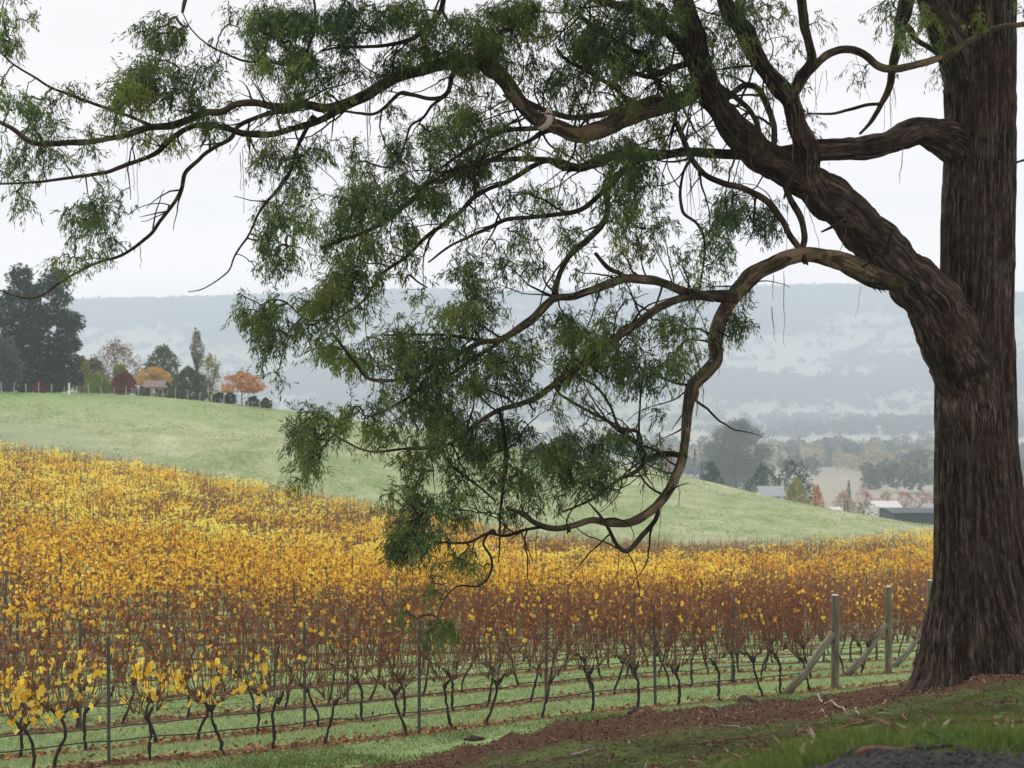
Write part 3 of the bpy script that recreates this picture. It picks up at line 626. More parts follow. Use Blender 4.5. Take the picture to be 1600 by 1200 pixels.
for nm, lb, px, top, w, Y, kd, sh, n, lf in R:
    bg_tree(nm, lb, px, top, w, Y, kd, sh, leaf=lf, n=n, cat='shrub' if 'shrub' in nm else 'tree', lobes=GUM if 'largest hazy' in lb else None)

# ------------------------------------------------------------------ buildings
def house(name, label, px0, px1, eave, ridge, base, Y, depth, wall, roof, windows=0, cat='building', over=.35, door=False):
    x0, x1 = (px0 - 800) / F * Y, (px1 - 800) / F * Y; cx = (x0 + x1) / 2; hw = (x1 - x0) / 2
    zb = (600 - base) / F * Y; ze = (600 - eave) / F * Y - zb; zr = (600 - ridge) / F * Y - zb
    t = thing(name, label, cat, (cx, Y, zb))
    g = Geo(); g.add(*box((-hw, 0, -4), (hw, depth, ze)))
    g.add([[-hw, 0, ze], [-hw, depth, ze], [-hw, depth / 2, zr - .08], [hw, 0, ze], [hw, depth, ze], [hw, depth / 2, zr - .08]], None, [[0, 1, 2], [3, 5, 4]])
    obj('wall', g.mesh('wall', [wall]), t)
    e = hw + over; k = .12; dz = (zr - ze) / (depth / 2) * over
    for s in (0, 1):
        y0, y1 = (-over, depth / 2) if s == 0 else (depth + over, depth / 2)
        V = np.array([[-e, y0, ze - dz], [e, y0, ze - dz], [e, y1, zr], [-e, y1, zr]]); V = np.concatenate([V + [0, 0, .02], V + [0, 0, k]])
        r = obj('roof_slope', mk('roof_slope', V, [[3, 2, 1, 0], [4, 5, 6, 7], [0, 1, 5, 4], [1, 2, 6, 5], [2, 3, 7, 6], [3, 0, 4, 7]], None, [roof]), t)
    for i in range(windows):
        xx = -hw + (i + .5) * 2 * hw / windows; ww = min(.5, .3 * hw / windows); w = obj('window', mk('window', *box((xx - ww, -.06, ze * .35), (xx + ww, -.003, ze * .8)), None, [M['glass']]), t)
        obj('frame', mk('frame', *box((xx - ww * 1.2, -.09, ze * .30), (xx + ww * 1.2, -.063, ze * .35)), None, [M['white_wall']]), w)
    return t
house('cottage', 'white cottage with red roof half hidden by the golden tree', 226, 251, 605, 596, 618, 158, 3.5, M['white_wall'], M['red_roof'], 2)
house('farmhouse', 'low house with grey iron roof sunk behind the pasture crest', 1192, 1224, 775, 763, 785, 205, 6, M['white_wall'], M['grey_roof'], 2)
house('white_shed', 'large shed with white iron roof beyond the pasture', 1372, 1410, 797, 787, 816, 240, 9, M['white_wall'], M['white_roof'], 0, 'shed')
house('slate_barn', 'long low slate blue barn at the foot of the pasture', 1397, 1470, 802, 799, 822, 200, 8, M['slate_wall'], M['slate_wall'], 0, 'barn')
house('small_shed', 'small shed with pale grey roof behind the slate blue barn', 1450, 1472, 797, 790, 812, 250, 6, M['white_wall'], M['grey_roof'], 0, 'shed')
house('garden_outbuilding', 'tiny white outbuilding left of the mauve shrub', 1301, 1313, 797, 795, 803, 215, 3, M['white_wall'], M['white_roof'], 0, 'shed')

# ------------------------------------------------------------------ paddock fences
def fence(name, label, pts, step, h, r, sway=.05, wires=2):
    pts = np.array(pts, float); q = spline(np.stack([pts[:, 0], pts[:, 1], 0 * pts[:, 0]], -1), step)
    z = z_at(q[:, 0], q[:, 1]); o = np.array([q[0, 0], q[0, 1], z[0]]); t = thing(name, label, 'fence', o)
    base = np.stack([q[:, 0], q[:, 1], z], -1) - o
    for b in base:
        hh = h * rng.uniform(.85, 1.15); tip = b + [rng.normal(0, sway), rng.normal(0, sway), hh]
        obj('post', mk('post', *tube(np.array([b - [0, 0, .2], tip]), r * rng.uniform(.8, 1.3), 6)[:3], [M['pale_post']]), t)
    for w in range(wires):
        p = base + [0, 0, h * (.45 + .4 * w)]; obj('wire', mk('wire', *tube(p, .012, 3)[:3], [M['wire']]), t)
    return t
def XYp(px, Y): return ((px - 800) / F * Y, Y)
fence('paddock_fence', 'fence of pale leaning posts along the pasture crest below the trees', [XYp(2, 148), XYp(80, 148.5), XYp(180, 149.5), XYp(280, 150.5), XYp(360, 151), XYp(425, 151.5)], 1.25, .95, .04)
fence('pasture_fence', 'faint fence of thin pale stakes crossing the lower left pasture', [XYp(2, 137), XYp(70, 131), XYp(140, 125), XYp(210, 119), XYp(260, 115)], 2.7, .85, .022, .03, 0)
g = thing('gate_post', 'thick white gate post standing in the paddock fence', 'post', np.append(np.array(XYp(108, 148)), z_at(*XYp(108, 148))))
V, Q, T3, uv = tube(np.array([[0, 0, -.2], [0, 0, 1.10]]), .10, 8); obj('shaft', mk('shaft', V, Q, T3, [M['white_wall']]), g)
V, Q, T3, uv = tube(np.array([[0, 0, 1.09], [0, 0, 1.18]]), .13, 8); obj('cap', mk('cap', V, Q, T3, [M['white_wall']]), g)

# ------------------------------------------------------------------ vineyard
RD = np.array([.867, .498])
def row_xy(j, X): return X, 23.4 + 2.62 * j + .575 * X
ROT = math.atan2(.498, .867)
ORD = lambda n: f"{n}{'th' if 10 <= n % 100 <= 20 else {1: 'st', 2: 'nd', 3: 'rd'}.get(n % 10, 'th')}"
NROW = 38
def proto_vine(kind, seed):
    """trunk, canes, leaves in local metres: x along the row, z up."""
    r = np.random.default_rng(seed)
    gt = Geo(); lean = r.normal(0, .13); head = np.array([r.normal(0, .05), r.normal(0, .03), r.uniform(.62, .74)])
    p = spline([[lean * 1.1, r.normal(0, .03), -.08], [lean, 0, .02], [lean * .75 + r.normal(0, .03), r.normal(0, .03), .22], [lean * .25 + r.normal(0, .025), 0, .48], head], .05); p[1:-1] += r.normal(0, .006, (len(p) - 2, 3))
    gt.add(*tube(p, np.linspace(.025, .021, len(p)) * (1 + .12 * r.normal(size=len(p))), 7, True, .35, seed)[:3])
    # knobbly head and two short arms
    for s in ((-1, 1) if r.random() < .45 else (r.choice([-1, 1]),)):
        a = spline([head - [0, 0, .06], head + [s * .07, 0, .03], head + [s * r.uniform(.09, .17), 0, .06 + r.uniform(-.03, .06)]], .03)
        gt.add(*tube(a, np.linspace(.036, .012, len(a)) * (1 + .15 * r.normal(size=len(a))), 6, True, .4, seed + 3)[:3])
    gc = Geo(); nodes = []
    nc = r.integers(22, 29)
    for c in range(nc):
        x = (c + .5) / nc * 1.05 - .525 + r.normal(0, .03); top = r.uniform(1.35, 2.02)
        st = head + [np.sign(x) * min(abs(x), .16), 0, .04]
        mid = np.array([x * .85, r.normal(0, .03), r.uniform(.82, .95)])
        sway = r.normal(0, .05)
        pts = [st, (st + mid) / 2 + [0, r.normal(0, .04), .03 + .05 * r.random()], mid, [x + sway * .5, r.normal(0, .05), 1.15], [x + sway * .7 + r.normal(0, .03), r.normal(0, .05), top]]
        q = spline(pts, .11); q[2:] += r.normal(0, .011, (len(q) - 2, 3))
        gc.add(*tube(q, np.linspace(.0085, .0042, len(q)), 3, False)[:3]); nodes.append(q[3:])
        if r.random() < .5:                       # a side shoot
            b = q[r.integers(len(q) // 2, len(q) - 1)]; e = b + [r.normal(0, .12), r.normal(0, .08), r.uniform(.05, .28)]
            gc.add(*tube(np.array([b, (b + e) / 2 + r.normal(0, .015, 3), e]), [.004, .003, .002], 3, False)[:3]); nodes.append(np.array([b, e]))
    for c in range(7):                            # thin arching tendrils round the head
        e = head + [r.normal(0, .36), r.normal(0, .10), r.uniform(-.15, .32)]
        gc.add(*tube(spline([head, (head + e) / 2 + [0, 0, .13], e], .08), .0048, 3, False)[:3])
    nodes = np.concatenate(nodes)
    nr, ny = {'bare': (95, 5), 'rust': (140, 36), 'mix': (110, 90), 'yellow': (60, 140), 'part': (60, 4)}[kind]
    gl = Geo()
    def leaves(n, size, zlo, zhi, m):
        w = sstep(zlo, zhi, nodes[:, 2]) + .02; i = r.choice(len(nodes), n, p=w / w.sum())
        b = nodes[i] + r.normal(0, .03, (n, 3)); s = size * r.uniform(.6, 1.25, n)
        D = unit(np.stack([r.normal(0, .6, n), r.normal(0, .8, n) - .1, r.normal(-.55, .45, n)], -1)); Nn = unit(r.normal(size=(n, 3)) * .7 + [0, -.7, .3])
        S = unit(np.cross(D, Nn)); U = np.cross(S, D)
        # five-point lobed vine leaf, folded along its midrib
        tpl = np.array([[0, 0, 0], [.30, .52, .10], [.62, .40, .12], [1, 0, -.12], [.62, -.40, .12], [.30, -.52, .10]])
        if m == 1: tpl = tpl * [1, .55, 2.6]      # withered leaves curl up
        V = b[:, None] + s[:, None, None] * (tpl[None, :, :1] * D[:, None] + tpl[None, :, 1:2] * S[:, None] + tpl[None, :, 2:] * U[:, None])
        k = np.arange(n)[:, None] * 6
        tn = np.repeat(np.clip(.50 + .20 * r.normal(size=n), 0, .80), 6)
        gl.add(V.reshape(-1, 3), np.concatenate([k + [0, 1, 2, 3], k + [0, 3, 4, 5]]), None, m, np.stack([tn, tn], -1))
    leaves(nr, .066, .85, 1.35, 1)
    if ny: leaves(ny, .102, 1.0 if kind != 'yellow' else .8, 1.45, 0)
    return gt.mesh('trunk', [M['vine_trunk']], True), gc.mesh('canes', [M['cane']]), gl.mesh('leaves', [M['yellow_leaf'], M['rust_leaf']])
PROTO = {k: [proto_vine(k, 100 + 17 * i + 1000 * q) for i in range(7)] for q, k in enumerate(('bare', 'rust', 'mix', 'yellow', 'part'))}

def yellowness(X, Y):
    k = X / Y; px = 800 + F * k; j = (Y - 23.4 - .575 * X) / 2.62
    v = 1.7 * fbm(X * .095, Y * .12, 0, 61, 3) + .55 * vnoise(X * .45, Y * .6, 0, 62)
    base = sstep(.5, 10.5, j + np.clip((560 - px) / 170, -4.5, 2.2))
    b = -.80 + 1.40 * base
    b = b - 1.3 * sstep(66, 75, Y) * sstep(700, 950, px) * sstep(1480, 1380, px)      # rusty block at the back right
    b = b - .30 * sstep(50, 80, Y) * sstep(800, 500, px)
    return np.minimum(b + v, .85)
vines = []
row0 = [-60, 47, 100, 230, 329, 430, 522, 617, 694, 781, 859, 925, 996, 1060, 1119, 1174, 1215, 1255]
for j in range(NROW):
    if j == 0:
        for px in row0:
            k = (px - 800) / F; X = k * 23.4 / (1 - .575 * k); vines.append((j, X, row_xy(0, X)[1]))
        continue
    xr = 5.75 + 2.05 * j; s = xr - rng.uniform(0, .5)
    while True:
        X, Y = row_xy(j, s); k = X / Y
        if k < -.40 or Y < 10: break
        if k < .385 and Y < yback(k): vines.append((j, X, Y))
        s -= .80 * rng.uniform(.9, 1.1)
vines = np.array(vines); yel = yellowness(vines[:, 1], vines[:, 2]); vpx = 800 + F * vines[:, 1] / vines[:, 2]
in_view = (vpx > -45) & (vpx < 1470)
order = np.argsort(np.where(in_view, vines[:, 2], 1e9)); near_ids = set(order[:298].tolist())
DESC = {'bare': 'grapevine of bare brown canes', 'rust': 'grapevine hung with withered brown leaves', 'mix': 'grapevine with yellow and rusty leaves',
        'yellow': 'grapevine thick with bright yellow leaves', 'part': 'grapevine with big yellow leaves'}
rowcount = {}
YL = []
for q in range(5):                                # single big leaves for the front-left vines
    r = np.random.default_rng(q + 5)
    a = np.linspace(0, 2 * np.pi, 15)[:-1]; rad = .5 + .075 * np.cos(a * 5) + r.normal(0, .035, 14); rad[7] *= .55
    V = np.stack([.45 + rad * np.cos(a), rad * np.sin(a), .24 * np.abs(np.sin(a)) - .12 * np.cos(a) + r.normal(0, .09, 14)], -1); V = np.concatenate([V, [[.45, 0, -.04]]])
    YL.append(mk('leaf', V * .10, None, [[i, (i + 1) % 14, 14] for i in range(14)], [M['yellow_leaf']], None, False, np.full((15, 2), (.62, .72, .80, .50, .92)[q])))
for i in np.lexsort((-vines[:, 1], vines[:, 0])):
    if i not in near_ids: continue
    j, X, Y = int(vines[i, 0]), vines[i, 1], vines[i, 2]
    rowcount[j] = rowcount.get(j, 0) + 1; c = rowcount[j]
    y = yel[i] + rng.normal(0, .08)
    kind = 'bare' if y < -.45 else 'rust' if y < -.05 else 'mix' if y < .45 else 'yellow'
    if j <= 1 and vpx[i] < 500: kind = 'part'
    elif j == 0: kind = 'bare'
    elif j <= 2 and kind in ('mix', 'yellow') : kind = 'rust'
    where = f"{ORD(c)} from the wooden end post in {ORD(j + 1)} row" if j < 2 else f"{ORD(c)} left of the big tree trunk, {ORD(j + 1)} row"
    t = thing('grapevine', f"{DESC[kind]}, {where}", 'grapevine', (X, Y, float(z_at(X, Y))), ROT + (math.pi if rng.random() < .5 else 0) + rng.normal(0, .06), 'grapevines in the trellis rows')
    tr, ca, le = PROTO[kind][rng.integers(7)]
    sc = rng.uniform(.94, 1.06); t.scale = (1, 1, sc)
    obj('trunk', tr, t); obj('canes', ca, t)['kind'] = 'stuff'; obj('leaves', le, t)['kind'] = 'stuff'
    if kind == 'part':
        n = int({0: 38, 1: 12}[j] * (1.9 if vpx[i] < 60 and j == 0 else 1.5 if 120 < vpx[i] < 300 and j == 0 else .45 if vpx[i] > 350 else .8))
        cx = rng.normal(0, .2); 
        for _ in range(n):
            o = obj('leaf', YL[rng.integers(5)], t); o.location = (np.clip(cx + rng.normal(0, .20), -.55, .55), rng.normal(0, .07), np.clip(rng.normal(1.10, .22), .60, 1.65))
            o.rotation_euler = (rng.normal(1.2, .6), rng.normal(.7, .6), rng.uniform(0, 6.28)); o.scale = (rng.uniform(.7, 1.35),) * 3
# far vines: past the first three hundred, one mass
far = np.array([i for i in range(len(vines)) if i not in near_ids]); n = len(far)
Xf, Yf = vines[far, 1], vines[far, 2]; Zf = z_at(Xf, Yf); yf = yel[far] + rng.normal(0, .10, n)
def scatter(per, zlo, zhi, spread=.42):
    idx = np.repeat(np.arange(n), per); m = len(idx); s = rng.uniform(-.46, .46, m)
    return idx, np.stack([Xf[idx] + RD[0] * s + rng.normal(0, .10, m), Yf[idx] + RD[1] * s + rng.normal(0, .10, m), Zf[idx] + rng.uniform(zlo, zhi, m)], -1), m
g = Geo()
idx, p, m = scatter(18, .0, .01); tp = p.copy(); p[:, 2] += .7; tp[:, 2] += rng.uniform(1.3, 2.05, m); tp[:, :2] += rng.normal(0, .07, (m, 2))
w = np.array([.009, .006, 0]); 
V = np.stack([p - w, p + w, tp + w * .6, tp - w * .6], 1).reshape(-1, 3); g.add(V, np.arange(4 * m).reshape(-1, 4), None, 2)
p = np.stack([Xf, Yf, Zf - .05], -1); tp = p + np.stack([rng.normal(0, .08, n), rng.normal(0, .05, n), np.full(n, .82)], -1); w = np.array([.035, .02, 0])
V = np.stack([p - w, p + w, tp + w, tp - w], 1).reshape(-1, 3); g.add(V, np.arange(4 * n).reshape(-1, 4), None, 3)
idx, p, m = scatter(280, .62, 1.95)
h = (p[:, 2] - Zf[idx] - .62) / 1.23
top_v = rng.uniform(.72, 1.12, n); full_v = rng.uniform(.45, 1.15, n); tint_v = .20 * rng.normal(size=n) + .75 * fbm(Xf * .07, Yf * .10, 0, 66, 3)
pr = sstep(-.48, 1.0, yf[idx] + .7 * (h - .55)); isy = rng.random(m) < pr * .9
keep = (h < top_v[idx]) & (rng.random(m) < full_v[idx]) & (rng.random(m) < np.where(isy, .30 + .70 * h, np.where(yf[idx] < -.2, .70, .50)))
tint_f = np.clip(.60 + .8 * tint_v[idx] + .16 * rng.normal(size=m) + .14 * (h - .5), 0, 1)[keep]
p, isy = p[keep], isy[keep]; m = len(p)
s = np.where(isy, .100, .078) * rng.uniform(.7, 1.35, m)
V, Q = kites(p, unit(np.stack([rng.normal(0, .6, m), rng.normal(0, .6, m) - .2, rng.normal(-.4, .5, m)], -1)), unit(rng.normal(size=(m, 3)) * .7 + [0, -.6, .7]), s * 1.25, s * np.where(isy, .82, .55), .40, .28)
for mi, sel in ((0, isy), (1, ~isy)):
    tq = np.repeat(tint_f[sel], 4); g.add(V.reshape(-1, 4, 3)[sel].reshape(-1, 3), np.arange(4 * sel.sum()).reshape(-1, 4), None, mi, np.stack([tq, tq], -1))
tag(obj('far_vineyard_rows', g.mesh('far_vineyard_rows', [M['yellow_leaf'], M['rust_leaf'], M['cane'], M['vine_trunk']])), kind='stuff')

# steel trellis posts, wooden end posts, drip lines and wires, row by row
V, Q = box((-.022, -.015, -.25), (.022, .015, 1.80)); post_me = mk('shaft', V, Q, None, [M['steel']])
V, Q = box((-.014, -.0225, .35), (.014, -.0155, 1.74)); clip_me = mk('rib', V, Q, None, [M['steel']])
KNOWN = {0: [170, 655, 1024], 1: [476, 853, 1144], 2: [543, 990]}
npost = 0
for j in range(14):
    xs = []
    if j in KNOWN:
        for px in KNOWN[j]:
            k = (px - 800) / F; xs.append(k * (23.4 + 2.62 * j) / (1 - .575 * k))
        a = xs[0] - 4.3
        while row_xy(j, a)[0] / row_xy(j, a)[1] > -.37: xs.append(a); a -= 4.3
    else:
        a = 6.1 + 2.05 * j - 4.1 + rng.uniform(-.4, .4)
        while row_xy(j, a)[0] / row_xy(j, a)[1] > -.37:
            if row_xy(j, a)[0] / row_xy(j, a)[1] < .30: xs.append(a)
            a -= 4.3
    xs = sorted(xs, reverse=True)
    for c, x in enumerate(xs):
        X, Y = row_xy(j, x); px = 800 + F * X / Y
        if not -15 < px < 1460: continue
        t = thing('trellis_post', f"thin grey steel trellis post in the {ORD(j + 1)} vine row, {ORD(c + 1)} from its right end", 'post', (X, Y, float(z_at(X, Y))), ROT + rng.normal(0, .1), 'steel posts in the vine rows')
        t.rotation_euler[0] = rng.normal(0, .012); t.rotation_euler[1] = rng.normal(.01, .015)
        obj('shaft', post_me, t); obj('rib', clip_me, t)
ENDL = ['nearest wooden end post with diagonal stay in front of the rusty vines', 'middle wooden end post with diagonal stay, between the other two', 'wooden end post with diagonal stay half hidden behind the big trunk']
for j, (px, top) in enumerate(((1305, 930), (1388, 917), (1453, 907))):
    k = (px - 800) / F; Y = (23.4 + 2.62 * j) / (1 - .575 * k); X = k * Y; z = float(z_at(X, Y)); H = (600 - top) / F * Y - z
    t = thing('end_post', ENDL[j], 'post', (X, Y, z), ROT, 'wooden end posts of the vine rows')
    V, Q, T3, uv = tube(np.array([[0, 0, -.3], [0, 0, .5], [.004, 0, 1.2], [0, 0, H]]), [.078, .078, .075, .072], 16, False, .05, j)
    obj('post', mk('post', V, Q, T3, [M['timber']], None, True, uv), t)
    V, Q, T3, uv = tube(np.array([[0, 0, H - .004], [0, 0, H + .006]]), .070, 16); obj('cut_end', mk('cut_end', V, Q, T3, [M['post_end']]), t)
    sx = -1.42; sz = float(z_at(X + sx * .867, Y + sx * .498)) - z
    V, Q, T3, uv = tube(np.array([[sx, -.02, sz - .12], [sx * .55, -.02, sz * .5 + .35], [-.07, -.01, 1.07]]), [.075, .07, .062], 14, True, .06, 5 + j)
    obj('stay', mk('stay', V, Q, T3, [M['timber']], None, True, uv), t)
for j in range(13):
    x1 = 6.05 + 2.05 * j; xs = np.arange(-.39 * 80, x1, .45); X, Y = row_xy(j, xs); ok = (X / Y > -.39) & (X / Y < .37) & (Y > 10); X, Y = X[ok], Y[ok]; z = z_at(X, Y)
    z = np.convolve(np.pad(z, 4, 'edge'), np.ones(9) / 9, 'valid')
    o3 = np.array([X[0], Y[0], z[0]])
    sag = .035 * np.sin(np.arange(len(X)) * .45 / 1.1 * np.pi)**2 + .012 * rng.normal(size=len(X))
    p = np.stack([X, Y, z + .36 - sag], -1) - o3
    tag(obj('drip_line', mk('drip_line', *tube(p, .0105 if j < 6 else .012, 5)[:3], [M['drip']], None, True), None, o3), f"black drip irrigation pipe running low along the {ORD(j + 1)} vine row", 'pipe', 'drip pipes of the vine rows')
    t = thing('trellis_wire', f"set of thin trellis wires strung through the {ORD(j + 1)} vine row", 'wire', o3, 0, 'trellis wires of the vine rows')
    for h in ((.72, .95, 1.25, 1.6) if j < 7 else (.72, 1.2)):
        p = np.stack([X, Y, z + h], -1)[::2] - o3; obj('wire', mk('wire', *tube(p, .0035, 3, False)[:3], [M['wire']]), t)

# ------------------------------------------------------------------ fallen vine leaves and frosted grass between the rows
def curl_quads(X, Y, s, mt, name, lift=.012, flat=.35, asp=.75):
    m = len(X); z = z_at(X, Y) + lift
    D = unit(np.stack([rng.normal(size=m), rng.normal(size=m), rng.normal(0, flat, m)], -1)); Nn = unit(np.stack([rng.normal(0, flat, m), rng.normal(0, flat, m), np.ones(m)], -1))
    V, Q = kites(np.stack([X, Y, z], -1), D, Nn, s, s * asp, .45, .25)
    return tag(obj(name, mk(name, V, Q, None, [mt])), kind='stuff')
m = 17000; j = rng.integers(0, 11, m); j = np.where(rng.random(m) < .35, rng.integers(0, 4, m), j); k = rng.uniform(-.38, .33, m); Y = (23.4 + 2.62 * j) / (1 - .575 * k) + rng.normal(0, .30, m) + .1; X = k * Y + rng.normal(0, .1, m)
cl = fbm(X * .6, Y * .6, 0, 71) + rng.normal(0, .25, m) > -.12; X, Y = X[cl], Y[cl]
curl_quads(X, Y, rng.uniform(.05, .11, len(X)), M['litter'], 'fallen_vine_leaves')
def blades(X, Y, h, w, mt, name, lean=.35):
    m = len(X); z = z_at(X, Y) - .005; B = np.stack([X, Y, z], -1); a = rng.uniform(0, 6.28, m)
    S = np.stack([np.cos(a), np.sin(a), 0 * a], -1) * (w / 2)[:, None]; tip = B + np.stack([rng.normal(0, lean, m) * h, rng.normal(0, lean, m) * h, h], -1)
    V = np.stack([B - S, B + S, tip], 1).reshape(-1, 3)
    return tag(obj(name, mk(name, V, None, np.arange(3 * m).reshape(-1, 3), [mt])), kind='stuff')
m = 170000; n_ = rng.uniform(-1.3, 16, m) ; n_ = np.where(rng.random(m) < .6, rng.uniform(-1.3, 7, m), n_); k = rng.uniform(-.38, .37, m); Y = (23.4 + n_ / .867) / (1 - .575 * k); X = k * Y
dd = np.abs(((n_ / 2.27 + .5) % 1) - .5); keep = (rng.random(m) < sstep(.10, .22, dd)) & (X / Y < .38); X, Y = X[keep], Y[keep]
blades(X, Y, rng.uniform(.03, .075, len(X)), rng.uniform(.008, .016, len(X)), M['frost_blade'], 'frosted_grass', .6)
# green strip just before the first row, and the mossy bank under the tree
m = 60000; n_ = rng.uniform(-2.2, -.3, m); k = rng.uniform(-.38, .24, m); Y = (23.4 + n_ / .867) / (1 - .575 * k); X = k * Y
keep = (fbm(X * .7, Y * .7, 0, 75) + .25 > rng.random(m) * .6) & (dirt_mask(X, Y) < .5); X, Y = X[keep], Y[keep]
blades(X, Y, rng.uniform(.03, .08, len(X)), rng.uniform(.006, .012, len(X)), M['blade'], 'green_grass_strip', .5)
m = 260000; Y = 5.6 * np.exp(rng.random(m) * math.log(20 / 5.6)); k = rng.uniform(-.15, .38, m); X = k * Y
on_gravel = Y < 6.1 + .34 * (X - 1.4)
cl = fbm(X * 1.1, Y * 1.1, 0, 76, 4) + .5 * fbm(X * 5, Y * 5, 0, 77, 2)
edge = np.exp(-((Y - 6.3 - .34 * (X - 1.4)) / .45)**2)
keep = ~on_gravel & (cl + .9 * edge + rng.normal(0, .20, m) > .0) & (dirt_mask(X, Y) < .35); X, Y, edge = X[keep], Y[keep], edge[keep]
blades(X, Y, rng.uniform(.018, .055, len(X)) * (1 + .8 * edge), rng.uniform(.003, .007, len(X)), M['blade'], 'bank_grass', .55)
M['tussock'] = leaf_mat('pasture_tussock', [(0, (.22, .29, .11)), (.4, (.30, .38, .16)), (.75, (.38, .44, .23)), (1, (.50, .52, .32))], .35, .8)
m = 45000; k = rng.uniform(-.38, .34, m); Y = rng.uniform(98, 166, m); X = k * Y; keep = (Y > yback(k) + 3) & (Y < yridge(k) + 4) & (fbm(X * .11, Y * .22, 0, 78, 3) + .4 * fbm(X * .5, Y * .9, 0, 79, 2) + rng.normal(0, .15, m) > .06); X, Y = X[keep], Y[keep]
hb = rng.uniform(.05, .16, len(X)); wb = rng.uniform(.05, .20, len(X)); blades(X, Y, hb, wb, M['tussock'], 'pasture_tussocks', .8)
# mulch chips on the berm and scraps on the bank
m = 70000; k = rng.uniform(-.30, .40, m); Y = rng.uniform(9, 25, m); X = k * Y; dm = dirt_mask(X, Y); keep = rng.random(m) < .10 + .90 * dm; X, Y = X[keep], Y[keep]
curl_quads(X, Y, rng.uniform(.018, .075, len(X)) * rng.uniform(.6, 1.3, len(X)), M['mulch'], 'bark_mulch', .012, .6, .4)
m = 9000; k = rng.uniform(-.2, .40, m); Y = 6.5 * np.exp(rng.random(m) * math.log(3)); X = k * Y; keep = Y > 6.25 + .34 * (X - 1.4)
curl_quads(X[keep], Y[keep], rng.uniform(.02, .07, keep.sum()), M['mulch'], 'leaf_scraps', .01, .5, .35)
m = 2600; k = rng.uniform(-.16, .40, m); Y = 6.5 * np.exp(rng.random(m) * math.log(3.2)); X = k * Y; keep = Y > 6.35 + .34 * (X - 1.4); ls = rng.uniform(.06, .26, m)
M['bark_shred'] = leaf_mat('shed_bark', [(0, (.035, .018, .012)), (.5, (.10, .055, .035)), (.85, (.18, .11, .075)), (1, (.30, .24, .19))], .05, .85)
curl_quads(X[keep], Y[keep], ls[keep], M['bark_shred'], 'shed_bark_shreds', .014, .10, .09)
# loose gravel stones
m = 9000; Y = rng.uniform(5.2, 7.4, m); X = rng.uniform(.8, 3.8, m); keep = (Y < 6.13 + .34 * (X - 1.4) + rng.normal(0, .10, m)) & (X / Y < .40); X, Y = X[keep], Y[keep]; m = len(X)
oc = np.array([[1, 0, 0], [0, 1, 0], [-1, 0, 0], [0, -1, 0], [0, 0, .8], [0, 0, -.8]]); of = np.array([[0, 1, 4], [1, 2, 4], [2, 3, 4], [3, 0, 4], [1, 0, 5], [2, 1, 5], [3, 2, 5], [0, 3, 5]])
s = rng.uniform(.004, .014, m); a = rng.uniform(0, 6.28, m); Ro = np.stack([np.stack([np.cos(a), -np.sin(a), 0 * a], -1), np.stack([np.sin(a), np.cos(a), 0 * a], -1), np.stack([0 * a, 0 * a, 1 + 0 * a], -1)], 1)
V = np.einsum('mij,vj->mvi', Ro, oc) * s[:, None, None] * rng.uniform(.7, 1.3, (m, 6, 1)) + np.stack([X, Y, z_at(X, Y) + .02], -1)[:, None]
tag(obj('loose_gravel', mk('loose_gravel', V.reshape(-1, 3), None, (np.arange(m)[:, None, None] * 6 + of[None]).reshape(-1, 3), [M['stone']])), kind='stuff')

# ------------------------------------------------------------------ the big tree
TY = 20.0
TL = (1555 - 800) / F * TY
tree = thing('eucalyptus_tree', 'huge rough barked eucalyptus tree with long drooping limbs in the foreground', 'tree', (TL, TY, float(z_at(TL, TY))))
T0 = np.array(tree.location)
def tpart(name, me, kind=None):
    o = obj(name, me, tree); o.location = (0, 0, 0); return tag(o, kind=kind)
def local(V): return np.asarray(V) - T0
# trunk: dense skin with strands of stringy bark and a flaring, buttressed foot
prof = np.array([(-620, 1536, 38), (-300, 1534, 46), (-60, 1533, 54), (60, 1532, 54), (200, 1532, 53), (300, 1530, 55), (400, 1528, 57), (500, 1525, 59), (600, 1524, 61), (700, 1526, 64), (800, 1531, 69),
                 (880, 1537, 77), (940, 1543, 88), (990, 1548, 103), (1025, 1553, 108), (1050, 1558, 118), (1068, 1562, 128), (1085, 1563, 138), (1110, 1564, 150)], float)
pys = np.concatenate([np.linspace(-620, 0, 60)[:-1], np.linspace(0, 1110, 460)]); S = 200
cxs = pchip(prof[:, 0], prof[:, 1], pys); rs = pchip(prof[:, 0], prof[:, 2], pys) * .955 / F * TY
zc = (600 - pys) / F * TY; xc = (cxs - 800) / F * TY; th = np.arange(S) / S * 2 * np.pi
fl = sstep(820, 1080, pys)[:, None]
tw = th[None] + .12 * fbm(zc * .35, 0 * zc, 0, 81)[:, None]
ct, st_ = np.cos(tw), np.sin(tw)
strand = fbm(ct * 9, st_ * 9, zc[:, None] * .55, 82, 3); ridg = 1 - np.abs(vnoise(ct * 15, st_ * 15, zc[:, None] * .9, 85)) * 2
big = fbm(ct * 1.6, st_ * 1.6, zc[:, None] * .5, 86, 3)
butt = (.16 * np.cos(5 * th + 1.0) + .10 * np.cos(9 * th + 2.2) + .5 * np.clip(fbm(ct * 2.2, st_ * 2.2, 0, 88), -1, 1))[0][None] if False else .09 * np.cos(5 * th[None] + 1.0) + .07 * np.cos(9 * th[None] + 2.2)
rad = rs[:, None] * (1 + .055 * big + fl * butt) + .020 * strand + .026 * ridg * (1 + .6 * fbm(ct * 3, st_ * 3, zc[:, None] * 2.0, 97, 2)) + .012 * fbm(ct * 26, st_ * 26, zc[:, None] * 2.6, 98, 2) + fl * .03 * fbm(ct * 6, st_ * 6, zc[:, None] * 2.5, 89, 3)
